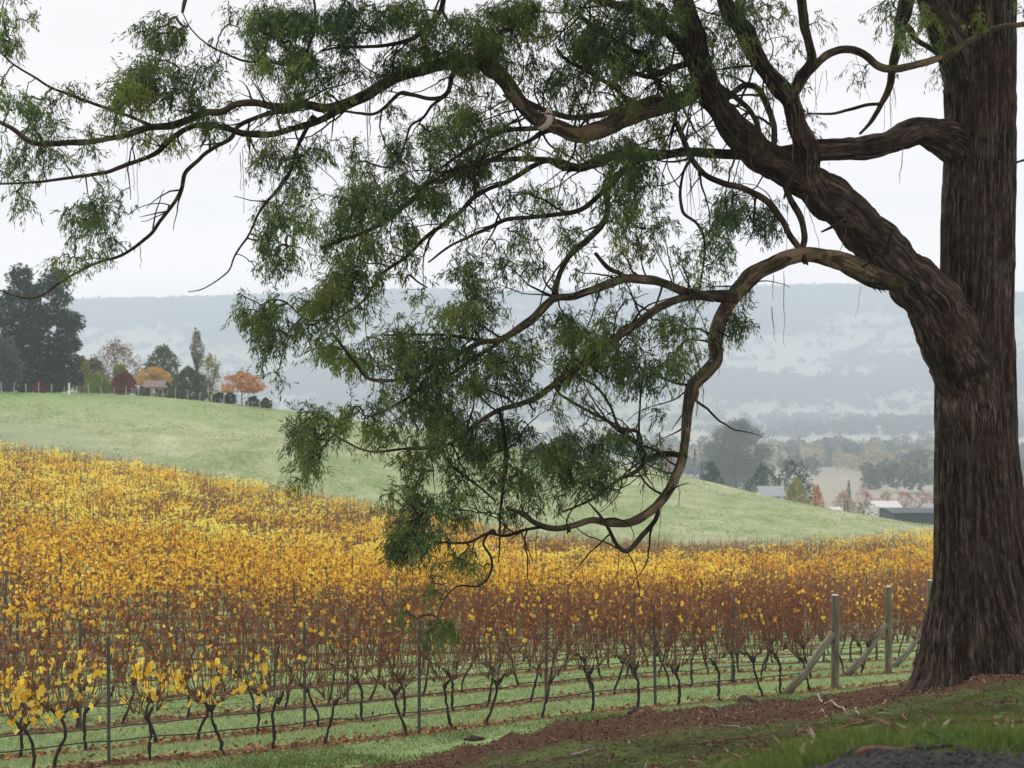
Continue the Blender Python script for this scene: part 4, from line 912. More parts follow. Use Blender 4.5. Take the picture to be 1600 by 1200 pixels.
V = np.stack([xc[:, None] + rad * ct, TY + rad * st_, zc[:, None] + 0 * rad], -1).reshape(-1, 3)
i = np.arange(len(pys) - 1)[:, None] * S; jj = np.arange(S)[None]; j2 = (jj + 1) % S
Q = np.stack([i + jj, i + S + jj, i + S + j2, i + j2], -1).reshape(-1, 4)
uvt = np.stack([np.broadcast_to(np.minimum(th, 2 * np.pi - th)[None] * .6, rad.shape), np.broadcast_to(zc[:, None], rad.shape)], -1).reshape(-1, 2)
tpart('trunk', mk('trunk', local(V), Q, None, [M['bark_rough']], None, True, uvt))

# limbs: (px, py, radius px) along each limb, with its distance at the start and at the end
LIMBS = [
 ('bark_rough', 20.0, 18.2, [(1534,760,30),(1524,670,44),(1513,605,48),(1496,548,48),(1472,500,46),(1438,452,41),(1402,413,37),(1375,386,36),(1332,342,32),(1292,306,30),(1250,281,28),(1215,258,26),(1180,235,24),(1150,208,22),(1126,173,20),(1106,138,19),(1094,100,18),(1084,60,17),(1070,20,16),(1058,-30,15),(1040,-110,13)]),
 ('bark_rough', 20.0, 19.4, [(1530,246,34),(1507,232,34),(1488,221,31),(1468,212,28.5),(1440,205,23),(1415,212,20),(1385,224,18),(1350,230,17),(1312,232,17),(1270,238,17),(1232,244,16),(1205,250,14)]),
 ('bark_limb', 19.4, 20.6, [(1230,244,13),(1180,241,10),(1140,240,9),(1100,238,8),(1068,237,8),(1028,243,7.5),(981,239,7.5),(951,245,7.5),(931,255,8),(904,262,7.5),(884,256,7),(868,251,5.4),(840,249,4.6),(801,249,4),(768,250,3.8),(741,257,3.8),(714,270,4.2),(691,282,4.2),(668,285,4),(647,310,3.8),(624,327,3.6),(601,347,3.2),(567,364,2.8),(534,375,2.4),(500,388,1.8)]),
 ('bark_limb', 20.3, 21.2, [(945,252,5.5),(915,262,6),(884,264,5.6),(855,252,5.4),(834,259,5.2),(811,274,5.2),(788,287,5),(761,297,4.8),(738,310,5),(721,330,4.8),(701,347,4.6),(667,370,4.2),(634,403,3.6),(594,430,3.2),(567,470,2.6),(538,490,2),(505,515,1.4)]),
 ('bark_pale', 18.4, 17.4, [(1112,120,10),(1092,140,13),(1068,156,13),(1035,167,14),(1001,177,15),(968,188,15.5),(935,204,14.5),(901,210,13),(868,198,12),(841,187,11.5),(821,167,11),(801,143,12),(788,123,12),(768,107,12),(748,98,11.5),(721,96,11),(694,100,10.5),(661,107,10),(627,117,10),(601,130,9.5),(574,147,9),(534,164,8.5),(501,170,8),(484,165,7),(434,167,6.5),(394,160,6),(367,163,6),(350,173,6),(320,175,5.5),(294,187,5.5),(267,197,5.2),(234,200,5),(187,214,4.8),(147,220,4.6),(100,224,4.2),(50,222,3.8),(17,200,3),(-20,183,2.4)]),
 ('bark_limb', 17.7, 17.0, [(560,158,6),(534,170,6),(501,187,6.5),(460,200,6.5),(427,209,6.5),(384,209,6.5),(350,200,6),(320,194,5.5),(294,200,5.5),(267,217,5.2),(247,237,5),(227,247,4.6),(200,257,4.4),(173,267,4),(143,274,3.6),(110,277,3.2),(60,284,2.8),(13,287,2.4),(-20,285,2)]),
 ('bark_limb', 17.7, 16.8, [(460,172,5),(427,176,5),(400,184,4.6),(370,200,4.4),(360,217,4.2),(334,230,4.2),(310,250,4.2),(290,270,4),(284,297,4),(270,320,3.8),(254,340,3.6),(234,367,3.4),(214,384,3.2),(180,402,3),(160,408,2.8),(117,427,2.6),(93,442,2.4),(67,461,2.2),(43,467,2),(20,460,1.8),(-15,448,1.5)]),
 ('bark_limb', 17.7, 17.0, [(490,182,5),(480,200,4.4),(464,234,4),(454,267,3.6),(434,297,3.2),(410,324,2.8),(390,364,2.2),(367,400,1.8),(357,423,1.6),(337,440,1.4),(314,452,1.1),(294,456,.8)]),
 ('bark_limb', 17.3, 16.8, [(240,198,3.6),(200,180,3.2),(160,167,3.2),(133,157,3),(107,147,2.8),(80,137,2.6),(53,120,2.3),(20,100,2),(-10,70,1.6)]),
 ('bark_limb', 17.5, 17.0, [(494,45,2.6),(474,87,2.8),(451,100,2.6),(417,97,2.4),(380,95,2.2),(350,83,2),(320,67,1.7),(297,43,1.4),(285,20,1)]),
 ('bark_limb', 17.9, 17.6, [(722,100,6),(706,118,5.5),(701,140,5),(691,153,5),(671,155,4.5),(647,148,4),(627,145,3.8),(607,163,3.6),(587,177,3.4),(561,177,3),(534,175,2.4),(505,185,1.6)]),
 ('bark_limb', 17.8, 17.4, [(691,153,3.4),(674,167,3),(661,184,2.8),(641,197,2.6),(634,220,2.2),(627,240,1.8),(612,262,1.2)]),
 ('bark_limb', 17.9, 17.5, [(694,-20,6),(690,15,5.5),(668,42,5),(644,60,4.6),(607,70,4),(574,73,3.4),(534,73,2.8),(500,80,2)]),
 ('bark_pale', 17.9, 18.3, [(806,150,6),(830,163,6),(868,178,6),(894,184,6),(935,180,6),(968,170,6),(1000,160,5.5),(1030,152,5)]),
 ('bark_limb', 18.1, 18.6, [(890,205,6),(860,199,6),(828,200,5.5),(794,203,5),(768,213,4.5),(748,223,4),(720,240,3),(690,262,2)]),
 ('bark_limb', 18.1, 18.5, [(880,205,5),(858,204,4.6),(824,221,4.2),(798,233,4),(774,247,4),(748,258,3.6),(715,262,3),(680,280,2.4),(650,300,1.8)]),
 ('bark_limb', 18.6, 19.2, [(870,75,3),(881,90,3.5),(928,117,4),(955,133,4.5),(981,153,5),(1008,163,6),(1045,160,7),(1075,155,7)]),
 ('bark_limb', 18.4, 18.8, [(920,-5,7),(958,7,8),(1001,17,9),(1028,37,9.5),(1055,60,10),(1072,80,10),(1090,110,10)]),
 ('bark_limb', 18.6, 18.4, [(900,18,4),(921,37,5),(955,60,5),(981,77,5.5),(1008,88,6),(1016,108,5.5),(1028,130,5),(1041,150,5)]),
 ('bark_pale', 18.3, 18.8, [(1100,92,8),(1068,100,7),(1041,110,6),(1015,120,5),(978,111,4),(950,104,2.5)]),
 ('bark_rough', 18.4, 17.6, [(1292,322,21),(1266,285,21),(1262,240,18),(1247,200,16),(1233,157,15),(1207,125,14.5),(1184,90,14),(1166,53,14),(1144,25,13),(1132,-5,12),(1115,-80,11)]),
 ('bark_limb', 18.1, 18.0, [(1231,150,11),(1252,122,11),(1266,98,9.5),(1263,65,8.5),(1256,33,8),(1253,0,8),(1250,-60,7)]),
 ('bark_pale', 18.1, 18.9, [(1248,130,8),(1270,106,8),(1290,87,8),(1320,77,8),(1345,83,8),(1375,104,8),(1400,108,7.5),(1440,98,7),(1480,86,6.5),(1520,60,6),(1560,43,5.5),(1610,37,5)]),
 ('bark_limb', 19.0, 18.9, [(1425,-40,15),(1416,0,14),(1411,30,12),(1403,67,9),(1393,107,6.5),(1390,133,5.5),(1376,163,4.4),(1360,190,3.2),(1343,209,2)]),
 ('bark_limb', 18.9, 18.6, [(1376,163,3.4),(1355,164,3.2),(1333,170,3),(1300,177,2.6),(1262,177,2)]),
 ('bark_rough', 20.0, 19.3, [(1530,160,40),(1500,90,36),(1474,40,26),(1455,0,22),(1438,-50,20),(1420,-120,17)]),
 ('bark_limb', 19.3, 19.0, [(1420,45,8),(1433,63,6),(1450,73,5),(1464,84,4),(1468,96,3)]),
 ('bark_limb', 18.3, 18.1, [(1098,80,6),(1110,100,5.5),(1123,133,5.2),(1146,150,5),(1166,167,5),(1183,193,5),(1190,227,5.2),(1203,245,5)]),
 ('bark_pale', 18.3, 18.2, [(1120,180,6),(1128,163,6),(1143,147,6),(1166,133,6),(1183,137,6),(1200,167,6),(1210,200,6),(1207,240,6)]),
 ('bark_limb', 18.2, 17.9, [(1056,190,5),(1066,213,5.5),(1080,247,6),(1103,273,6),(1133,287,6.2),(1166,297,6.5),(1200,317,6.5),(1220,340,6.5),(1233,364,6.5),(1246,384,7),(1258,410,6)]),
 ('bark_limb', 18.2, 17.9, [(1226,285,7),(1233,310,6.5),(1250,340,6.5),(1258,374,6.5),(1254,400,6)]),
 ('bark_pale', 19.4, 16.6, [(1424,440,12),(1398,436,18),(1366,434,20),(1333,417,18),(1300,402,16),(1266,396,14.5),(1233,402,14),(1206,413,13.5),(1180,427,14),(1160,447,14),(1143,467,13),(1130,487,12.5),(1121,513,12.5),(1117,540,13),(1117,562,12.5),(1098,587,12),(1082,604,11.5),(1075,634,10.5),(1073,667,10),(1069,700,9.5),(1063,724,9),(1053,748,9),(1038,777,9),(1013,800,8.5),(985,817,8),(955,817,7.5),(925,813,6.5),(895,821,5.5),(870,826,4.6),(840,819,3.8),(812,802,2.8),(790,792,1.8)]),
 ('bark_limb', 16.7, 16.5, [(1028,800,5),(1003,837,5),(978,861,5),(965,853,4.2),(951,827,3.6),(935,803,2.6),(920,785,1.6)]),
 ('bark_pale', 18.4, 17.4, [(1150,462,12),(1128,464,11),(1100,462,10),(1068,455,9.5),(1035,442,9),(1001,437,9),(974,435,9),(941,447,8.5),(901,462,8.5),(868,467,8),(854,478,8),(834,497,7.5),(807,517,7),(781,531,6),(754,533,5),(734,543,4.4),(701,560,4),(667,577,3.6),(634,590,3.2),(601,595,2.8),(574,590,2.4),(554,566,2),(534,540,1.6),(520,520,1.1)]),
 ('bark_limb', 17.6, 17.2, [(790,527,4.4),(767,543,4),(734,563,3.6),(701,587,3.2),(667,603,2.8),(634,623,2.4),(600,642,1.8),(565,655,1.3)]),
 ('bark_limb', 17.6, 17.6, [(764,533,4),(740,530,3.6),(721,527,3.4),(687,523,3),(647,523,2.4),(600,524,1.8)]),
 ('bark_limb', 17.9, 18.6, [(866,466,5),(870,438,5),(888,402,6),(918,374,6.5),(941,350,6.5),(950,327,6.5),(949,300,6.5),(965,274,6.5),(995,252,6.5),(1030,243,6.5)]),
 ('bark_limb', 18.3, 18.2, [(952,292,5),(941,301,5),(908,327,5),(868,335,5),(828,340,4.6),(788,344,4.2),(768,354,3.8),(734,370,3.2),(701,387,2.4),(670,410,1.6)]),
 ('bark_pale', 18.2, 17.0, [(1115,465,9),(1095,463,9),(1068,466,9),(1035,477,9),(1008,497,9),(978,517,8.5),(954,533,8.2),(934,553,8),(908,570,7.8),(884,588,7.5),(858,607,7.2),(841,620,7),(818,630,6.4),(781,640,5.8),(748,660,5),(721,680,4.4),(694,697,3.8),(634,701,3),(584,705,2.6),(561,700,2.2),(534,687,1.8),(510,672,1.2)]),
 ('bark_limb', 17.0, 16.6, [(1070,712,6),(1052,709,6),(1034,710,6),(1008,716,5.5),(994,692,4.6),(968,674,4),(948,657,3.8),(928,647,3.4),(894,627,3),(868,607,2.4)]),
 ('bark_limb', 16.8, 16.6, [(1008,714,4),(1003,698,3.6),(998,677,3.4),(968,667,3.2),(954,634,2.8),(934,607,2.4),(908,590,1.8)]),
 ('bark_limb', 16.8, 16.7, [(996,690,2.6),(998,654,2.2),(1001,617,1.8),(1004,590,1.3)]),
 ('bark_limb', 16.7, 16.3, [(1010,716,4.6),(998,733,4.2),(968,748,3.8),(944,767,3.4),(918,784,2.8),(878,800,2)]),
 ('bark_limb', 17.2, 16.6, [(778,640,4.4),(785,660,4.2),(789,690,4),(791,717,4),(786,767,3.6),(783,800,3),(781,845,2),(779,880,1.2)]),
 ('bark_limb', 16.6, 16.2, [(850,822,3.4),(820,828,3.2),(788,837,3),(764,833,2.8),(731,847,2.4),(684,847,1.8)]),
 ('bark_limb', 16.4, 16.0, [(770,828,2.8),(755,848,2.6),(768,873,2.4),(764,900,2.2),(748,915,2),(714,917,1.7),(694,938,1.3),(682,970,.9)]),
 ('bark_limb', 17.1, 16.7, [(690,698,2.6),(698,720,2.6),(721,740,2.6),(748,760,2.4),(775,784,1.8)]),
 ('bark_limb', 18.4, 18.3, [(930,395,3.6),(951,420,4.4),(978,433,5)]),
 ('bark_limb', 18.7, 18.6, [(1080,250,4),(1066,330,3.4),(1090,350,3),(1100,375,2.6),(1098,420,2.2),(1092,455,1.6)]),
 ('bark_limb', 17.6, 17.4, [(668,450,1.6),(652,440,1.8),(640,430,2),(628,450,1.2)]),
 ('bark_limb', 16.9, 17.1, [(520,498,1.8),(480,500,2),(440,470,1.6),(415,468,1.1)]),
 ('bark_limb', 19.5, 19.0, [(1640,250,3),(1600,250,2.6),(1583,256,2)]),
]
CLX = []
raw = []
for li, (mt, ya, yb, pts) in enumerate(LIMBS):
    pts = np.array(pts, float); u = np.concatenate([[0], np.cumsum(np.linalg.norm(np.diff(pts[:, :2], axis=0), axis=1))]); u /= u[-1]
    raw.append([pts, ya, yb])
def dense(li):
    pts, ya, yb = raw[li]; n = 60; u = np.concatenate([[0], np.cumsum(np.linalg.norm(np.diff(pts[:, :2], axis=0), axis=1))]); u /= u[-1]; t = np.linspace(0, 1, n)
    return np.stack([np.interp(t, u, pts[:, 0]), np.interp(t, u, pts[:, 1]), ya + (yb - ya) * t, np.interp(t, u, pts[:, 2])], -1)
for sweep in (0, 1):                           # butt each limb end into the thicker limb it springs from
    for li in range(len(raw)):
        for end in (0, -1):
            pts = raw[li][0]; e = pts[end]
            if e[2] < 2.2 or e[1] < -30 or e[0] > 1485: continue
            best = None
            for lj in range(len(raw)):
                if lj == li: continue
                D_ = dense(lj); d = np.hypot(D_[:, 0] - e[0], D_[:, 1] - e[1]) - D_[:, 3]; d = np.where(D_[:, 3] > e[2] * 1.02, d, 1e9); k = int(np.argmin(d))
                if d[k] < 16 and (best is None or d[k] < best[0]): best = (d[k], D_[k])
            if best is None: continue
            raw[li][1 if end == 0 else 2] = float(best[1][2])
            if sweep == 1:
                b = best[1]; new = np.array([[b[0], b[1], min(e[2] * 1.15, b[3] * .9)]])
                if np.hypot(b[0] - e[0], b[1] - e[1]) > 3: raw[li][0] = np.concatenate([new, pts]) if end == 0 else np.concatenate([pts, new])
for li in range(len(raw)):                     # measured: the thinner limbs are slimmer than first traced
    r_ = raw[li][0][:, 2]; k_ = np.where(r_ < 11, .80, np.where(r_ < 16, .92, 1.0)) * (.88 if LIMBS[li][3][0][0] == 1424 or LIMBS[li][3][0][0] in (1150, 1115) else 1)
    raw[li][0] = np.concatenate([raw[li][0][:, :2], (r_ * k_)[:, None]], 1)
limb_px = []                                   # nodes foliage can grow from: px, py, Y, r
for li, (mt, _a, _b, _p) in enumerate(LIMBS):
    pts, ya, yb = raw[li]; u = np.concatenate([[0], np.cumsum(np.linalg.norm(np.diff(pts[:, :2], axis=0), axis=1))]); u /= u[-1]
    Yl = ya + (yb - ya) * u + .12 * np.sin(u * np.pi) * np.sin(u * 5 + li)
    q = spline(np.stack([pts[:, 0], pts[:, 1], Yl * 40, pts[:, 2]], -1), 5.0); Yq = q[:, 2] / 40
    jt = np.minimum(3.2, .8 + q[:, 3] * .16)                                        # natural unevenness
    q[:, 0] += jt * fbm(np.arange(len(q)) * .13, li * 7.3, 0, 91, 4) * 1.4; q[:, 1] += jt * fbm(np.arange(len(q)) * .13, li * 7.3, 5, 92, 4) * 1.4
    P3 = np.stack([(q[:, 0] - 800) / F * Yq, Yq, (600 - q[:, 1]) / F * Yq], -1); R3 = np.maximum(q[:, 3], .7) / F * Yq
    R3 = R3 * (1 + .16 * fbm(np.arange(len(q)) * .16, li * 3.7, 0, 93, 3))
    sd = 40 if pts[:, 2].max() > 20 else 22 if pts[:, 2].max() > 8 else 8
    V, Q, T3, uv = tube(P3, R3, sd, True, .10 if pts[:, 2].max() > 8 else .08, li)
    tpart('limb', mk('limb', local(V), Q, T3, [M[mt]], None, True, uv))
    for a in q[::2]: limb_px.append((a[0], a[1], a[2] / 40, a[3]))
limb_px = np.array(limb_px)
mains = limb_px[(limb_px[:, 3] > 2.2) & (limb_px[:, 0] < 1215) & (limb_px[:, 1] > -60)]
for bi in range(330):
    a = mains[rng.integers(len(mains))]; L_ = rng.uniform(45, 150) if a[0] > 430 else rng.uniform(30, 75); n_ = max(5, int(L_ / 9)); ang = rng.choice([math.pi * .5, math.pi * .8, math.pi * 1.0, math.pi * 1.2, -math.pi * .45]) + rng.normal(0, .35)
    p = np.array([a[0], a[1], a[2]]); pts = [p.copy()]; curl = rng.normal(0, .05)
    for t_ in range(n_):
        ang += curl + rng.normal(0, .17); p = p + np.array([math.cos(ang) * 9, math.sin(ang) * 9 + .8 * t_ / n_, rng.normal(0, .03)]); pts.append(p.copy())
    q = np.array(pts); r0 = min(a[3] * .55, rng.uniform(1.1, 2.6)); rr_ = np.linspace(r0, .5, len(q))
    P3 = np.stack([(q[:, 0] - 800) / F * q[:, 2], q[:, 2], (600 - q[:, 1]) / F * q[:, 2]], -1)
    V, Q, T3, uv = tube(P3, rr_ / F * q[:, 2], 5, True, .1, bi); tpart('branch', mk('branch', local(V), Q, T3, [M['bark_limb']], None, True, uv))
    extra = np.concatenate([q, rr_[:, None]], 1)[2:]; limb_px = np.concatenate([limb_px, extra])
    if rng.random() < .55: CLX.append((q[-1][0], q[-1][1] + 6, rng.uniform(14, 26), rng.uniform(12, 20), rng.uniform(.3, .6)))
# bark folds where the big limbs meet the trunk are part of the limb tubes; small broken stubs
for a, b, c in (((1372, 352), (1378, 342), 5), ((1256, 400), (1262, 414), 4), ((889, 824), (886, 834), 2.4)):
    Yc = 18.6 if a[1] < 500 else 16.6
    p = np.array([P(a[0], a[1] + 6, Yc - .15), P(*a, Yc - .18), P(*b, Yc - .2)]); V, Q, T3, uv = tube(p, [c * 1.4 / F * Yc, c / F * Yc, c * .4 / F * Yc], 7, True, .2)
    tpart('broken_stub', mk('broken_stub', local(V), Q, T3, [M['bark_limb']], None, True, uv))

for k in range(34):
    a = mains[rng.integers(len(mains))] if k < 26 else np.array([rng.uniform(1230, 1400), 0, 18.8, 30]); 
    if k >= 26: a[1] = 281 + (a[0] - 1250) * .87
    ang = rng.uniform(0, 6.283); ln_ = rng.uniform(6, 15); e = a[:2] + np.array([math.cos(ang), math.sin(ang)]) * (a[3] + ln_); Ys = a[2] - rng.uniform(0, .1); r_ = min(a[3] * .45, rng.uniform(1.4, 3.0))
    p = np.array([P(a[0], a[1], Ys), P(*(a[:2] + (e - a[:2]) * .6 + rng.normal(0, 1.2, 2)), Ys - .02), P(*e, Ys - .04)])
    V, Q, T3, uv = tube(p, np.array([r_ * 1.5, r_, r_ * .6]) / F * Ys, 7, True, .25, k); tpart('broken_stub', mk('broken_stub', local(V), Q, T3, [M['bark_limb']], None, True, uv))
# foliage: clumps of drooping sprays on twigs that grow from the limbs; (px, py, rx, ry, density)
CL = [(20,40,42,60,.55),(15,145,28,28,.8),(70,180,42,28,.75),(112,148,30,28,.4),(258,50,34,48,.95),(242,112,58,52,1),(210,152,56,40,.95),(300,128,38,48,.7),(328,75,24,50,.35),(30,240,50,55,.45),(20,305,25,28,.45),(100,215,60,38,.4),
 (118,330,33,34,.6),(162,350,48,34,.6),(128,392,34,30,.55),(172,298,40,30,.35),(240,215,50,30,.5),(440,60,60,68,.95),(400,25,50,38,.75),(428,120,48,35,.8),(500,58,50,58,.9),(480,132,48,34,.65),(560,28,58,40,.95),(550,112,48,28,.5),
 (640,48,58,48,1),(720,48,58,48,1),(800,38,58,48,1),(850,25,58,38,1),(700,92,50,24,.8),(900,48,50,48,.95),(860,118,48,38,.8),(935,98,48,48,.8),(990,48,48,58,.75),(940,150,50,24,.5),(1000,112,48,30,.6),(725,132,30,18,.5),(600,90,50,26,.6),(780,95,50,30,.8),
 (1040,110,38,48,.5),(1152,22,36,34,.95),(1140,60,30,24,.4),(1215,132,34,38,.4),(1192,200,20,30,.35),(1250,190,24,34,.4),(700,200,58,44,.95),(650,232,44,40,.9),(742,228,48,38,.9),(700,262,58,28,.85),(780,200,36,30,.7),
 (900,232,40,28,.5),(985,218,34,26,.85),(975,262,44,24,.75),(960,292,40,28,.65),(850,292,38,28,.4),(1002,290,28,38,.5),(430,240,38,48,.6),(480,260,40,46,.65),(462,302,38,28,.6),(540,250,30,38,.45),(592,290,58,38,.8),(560,330,58,38,.9),
 (640,312,58,38,.9),(602,362,58,28,.8),(540,380,40,38,.7),(502,340,40,38,.5),(692,322,38,28,.4),(430,352,34,44,.95),(442,402,28,34,.95),(560,420,58,28,.85),(520,432,40,38,.85),(622,402,40,20,.5),(502,462,30,38,.85),(542,472,38,28,.65),
 (400,480,34,38,.95),(396,522,28,28,.85),(420,552,24,32,.7),(430,578,14,14,.6),(500,502,38,34,.85),(522,545,38,34,.85),(575,560,34,36,.6),(455,520,30,30,.4),(470,480,34,20,.4),
 (800,380,48,38,.5),(832,330,30,14,.4),(872,320,30,20,.45),(780,430,58,28,.55),(732,422,40,28,.5),(720,472,34,34,.85),(702,502,38,24,.75),(840,430,40,28,.5),(992,350,48,48,.6),(962,322,28,28,.6),(1002,402,38,28,.4),(900,372,40,28,.4),
 (1132,372,38,38,.6),(1172,330,48,48,.75),(1204,336,28,38,.6),(1112,402,30,28,.5),(1092,440,28,24,.5),(1160,492,20,34,.85),(1150,440,22,24,.4),(660,532,44,34,.95),(642,562,48,38,.95),(682,592,48,38,.85),(622,600,38,28,.8),(705,545,40,30,.75),
 (762,562,44,38,.8),(742,502,38,28,.7),(802,562,38,38,.75),(650,652,58,38,.85),(702,662,48,38,.95),(742,622,48,38,.95),(762,682,58,38,.95),(712,705,48,34,.9),(690,632,48,30,.8),(800,600,40,34,.7),(820,540,34,26,.5),
 (900,532,48,34,.95),(882,512,38,28,.95),(932,562,48,38,.85),(882,562,38,28,.75),(982,542,28,38,.7),(1002,582,28,48,.75),(1060,522,28,48,.65),(1022,502,38,38,.5),(1042,582,28,38,.65),(1068,560,26,40,.55),(960,500,34,26,.5),
 (560,652,38,28,.75),(592,682,38,28,.75),(540,642,30,24,.5),(470,652,28,38,.95),(465,702,28,38,.95),(476,742,18,18,.85),(502,662,28,28,.5),(522,690,18,14,.3),(800,702,58,48,.95),(852,702,48,38,1),(902,702,58,44,1),(948,702,38,48,.95),
 (920,752,48,28,.85),(852,752,48,38,.95),(962,742,36,28,.7),(982,692,18,28,.5),(650,742,34,58,.95),(640,802,38,48,.95),(626,850,28,38,1),(690,802,38,48,.5),(720,780,36,36,.5),(662,840,28,38,.75),(740,760,48,48,.6),(790,772,28,38,.7),(832,790,28,18,.6),
 (700,862,28,38,.5),(740,882,24,28,.4),(690,920,20,24,.55),(672,985,26,28,.9),(632,950,18,34,.35),(1402,40,30,28,.65),(1370,16,28,14,.6),(1432,40,20,34,.5),(1460,62,18,28,.55),(1476,110,12,20,.55),(1410,90,14,20,.3),(1518,32,14,18,.6),(1335,105,10,8,.2),
 (1600,18,16,18,.8),(1290,40,14,30,.25),(1085,35,26,36,.6),(955,18,60,36,.8),(1030,30,44,40,.7),(1200,30,26,34,.5),(1085,95,34,30,.5),(1120,40,24,34,.5),(1150,95,26,30,.35),(1235,20,18,26,.4),(1060,140,40,24,.4),(1010,200,26,18,.4),(915,300,30,20,.35),(1240,60,20,24,.25)]
for q in range(46):                            # unseen foliage added above the frame to shade the bank and the trunk
    Yq = rng.uniform(5, 19.5); r_ = rng.uniform(.9, 1.5); zq = .27 * Yq + .6 + r_ * 1.05 + 5.5 * rng.random()**1.3; xq = rng.uniform(-3.5, 9.5)
    CL.append((800 + xq / Yq * F, 600 - zq / Yq * F, r_ / Yq * F, r_ * .8 / Yq * F, .62, Yq))
CL += [c for c in CLX if c[1] < 800 and c[0] < 1150 and not (180 < c[0] < 400 and 200 < c[1])]
# canopy that hangs above the frame
for q in range(26): CL.append((rng.uniform(330, 1500), rng.uniform(-260, -60), 70, 46, .8))
SP_n = 17
Ls = {'c': [], 'd': []}
gtw = Geo(); lt = []
lx = limb_px
for ci, (cx, cy, rx, ry, den, *Yx) in enumerate(CL):
    if 560 < cx < 1000 and 590 < cy < 790: den *= .80; rx *= .93
    area = math.pi * rx * ry; ns = max(6, int(area * den**1.35 / 43)); above = cy < -40
    if above: ns //= 3
    bigL = 1.0
    if Yx: ns = int(area * (Yx[0] / 18)**2 * den**1.35 / 260); bigL = 2.3 * 18 / Yx[0]
    dl = np.hypot(lx[:, 0] - cx, lx[:, 1] - cy) + lx[:, 3] * 2.0; b = int(np.argmin(dl)); Y0 = Yx[0] if Yx else lx[b, 2] + rng.normal(0, .35)
    nsub = max(2, int(area / 760)) if not Yx else 60; a = rng.uniform(0, 6.283, nsub); q = np.sqrt(rng.random(nsub)) * .88
    sub = np.stack([cx + rx * q * np.cos(a), cy + ry * q * np.sin(a), Y0 + rng.normal(0, .45, nsub)], -1)
    si = rng.integers(0, nsub, ns); sp = np.stack([sub[si, 0] + rng.normal(0, 10, ns), sub[si, 1] + rng.normal(0, 8.5, ns), sub[si, 2] + rng.normal(0, .18, ns)], -1)
    # grow twigs: nearest existing node first
    nearl = lx[np.argsort(dl)[:60]]
    npos = [tuple(v[:3]) for v in nearl] if not Yx else [(cx, cy, Y0)]; npar = [-1] * len(npos); spray_node = []
    NP = np.array(npos)
    o = np.argsort(np.min(np.hypot(sp[:, None, 0] - NP[None, :, 0], sp[:, None, 1] - NP[None, :, 1]), axis=1))
    for s in o:
        p = sp[s]; A = np.array(npos); d = np.hypot(A[:, 0] - p[0], A[:, 1] - p[1]) + 14 * np.abs(A[:, 2] - p[2]); k = int(np.argmin(d)); par = k
        dist = d[k]; ni = int(min(10, dist // 9)); a0 = A[k]; off = rng.normal(0, .10, 2) * dist
        for t_ in range(1, ni + 1):
            u = t_ / (ni + 1); w = math.sin(math.pi * u)
            npos.append((a0[0] + (p[0] - a0[0]) * u + off[0] * w + rng.normal(0, .9), a0[1] + (p[1] - a0[1]) * u + off[1] * w + rng.normal(0, .9) - 3 * w * min(1, dist / 60), a0[2] + (p[2] - a0[2]) * u)); npar.append(par); par = len(npos) - 1
        npos.append(tuple(p)); npar.append(par); spray_node.append(len(npos) - 1)
    A = np.array(npos); cnt = np.zeros(len(A)); cnt[spray_node] = 1
    for k in range(len(A) - 1, -1, -1):
        if npar[k] >= 0: cnt[npar[k]] += cnt[k]
    W3 = np.stack([(A[:, 0] - 800) / F * A[:, 2], A[:, 2], (600 - A[:, 1]) / F * A[:, 2]], -1); rr = np.clip(.50 * cnt**.42, .50, 2.2) / F * A[:, 2]
    ch = np.array([k for k in range(len(A)) if npar[k] >= 0]); pa = np.array([npar[k] for k in ch])
    a0, a1 = W3[pa], W3[ch]; r1 = rr[ch]; r0 = np.where(np.array([npar[k] >= 0 for k in pa]), np.minimum(rr[pa], rr[ch] * 1.3), rr[ch] * 1.2)
    T = unit(a1 - a0); S1 = unit(np.cross(T, [.3, 1, .1])); S2 = np.cross(T, S1)
    ring = []
    for q3 in range(3):
        cs, sn = math.cos(q3 * 2.0944), math.sin(q3 * 2.0944); ring.append((S1 * cs + S2 * sn))
    Vt = np.stack([a0 + ring[0] * r0[:, None], a0 + ring[1] * r0[:, None], a0 + ring[2] * r0[:, None], a1 + ring[0] * r1[:, None], a1 + ring[1] * r1[:, None], a1 + ring[2] * r1[:, None]], 1).reshape(-1, 3)
    kq = np.arange(len(ch))[:, None] * 6; gtw.add(Vt, np.concatenate([kq + [0, 1, 4, 3], kq + [1, 2, 5, 4], kq + [2, 0, 3, 5]]))
    # sprays of narrow leaves
    sn_ = np.array(spray_node); ax = unit(W3[sn_] - W3[np.array([npar[k] for k in sn_])]) * .55 + [0, 0, -.55] + rng.normal(0, .35, (len(sn_), 3)); ax = unit(ax)
    n = len(sn_); px_m = A[sn_, 2] / F
    tt = np.linspace(-.25, 1, SP_n)[None] + rng.normal(0, .05, (n, SP_n)); axl = (rng.uniform(18, 30, n) * px_m)
    Bp = W3[sn_][:, None] + ax[:, None] * (tt * axl[:, None])[..., None] + rng.normal(0, 1, (n, SP_n, 3)) * (2.6 * px_m)[:, None, None]
    D = ax[:, None] * .9 + rng.normal(0, .42, (n, SP_n, 3)) + [0, 0, -.45]
    LL = rng.uniform(7.0, 13.0, (n, SP_n)) * px_m[:, None] * bigL; WW = LL * rng.uniform(.14, .21, (n, SP_n))
    V, Q = kites(Bp.reshape(-1, 3), D.reshape(-1, 3), rdir(n * SP_n), LL.ravel(), WW.ravel(), .40, .3)
    ti = np.clip(.42 + .22 * rng.normal(size=(n, 1)) + .10 * rng.normal(size=(n, SP_n)) + .18 * rng.normal(), 0, 1); ti = np.repeat(ti.ravel(), 4)
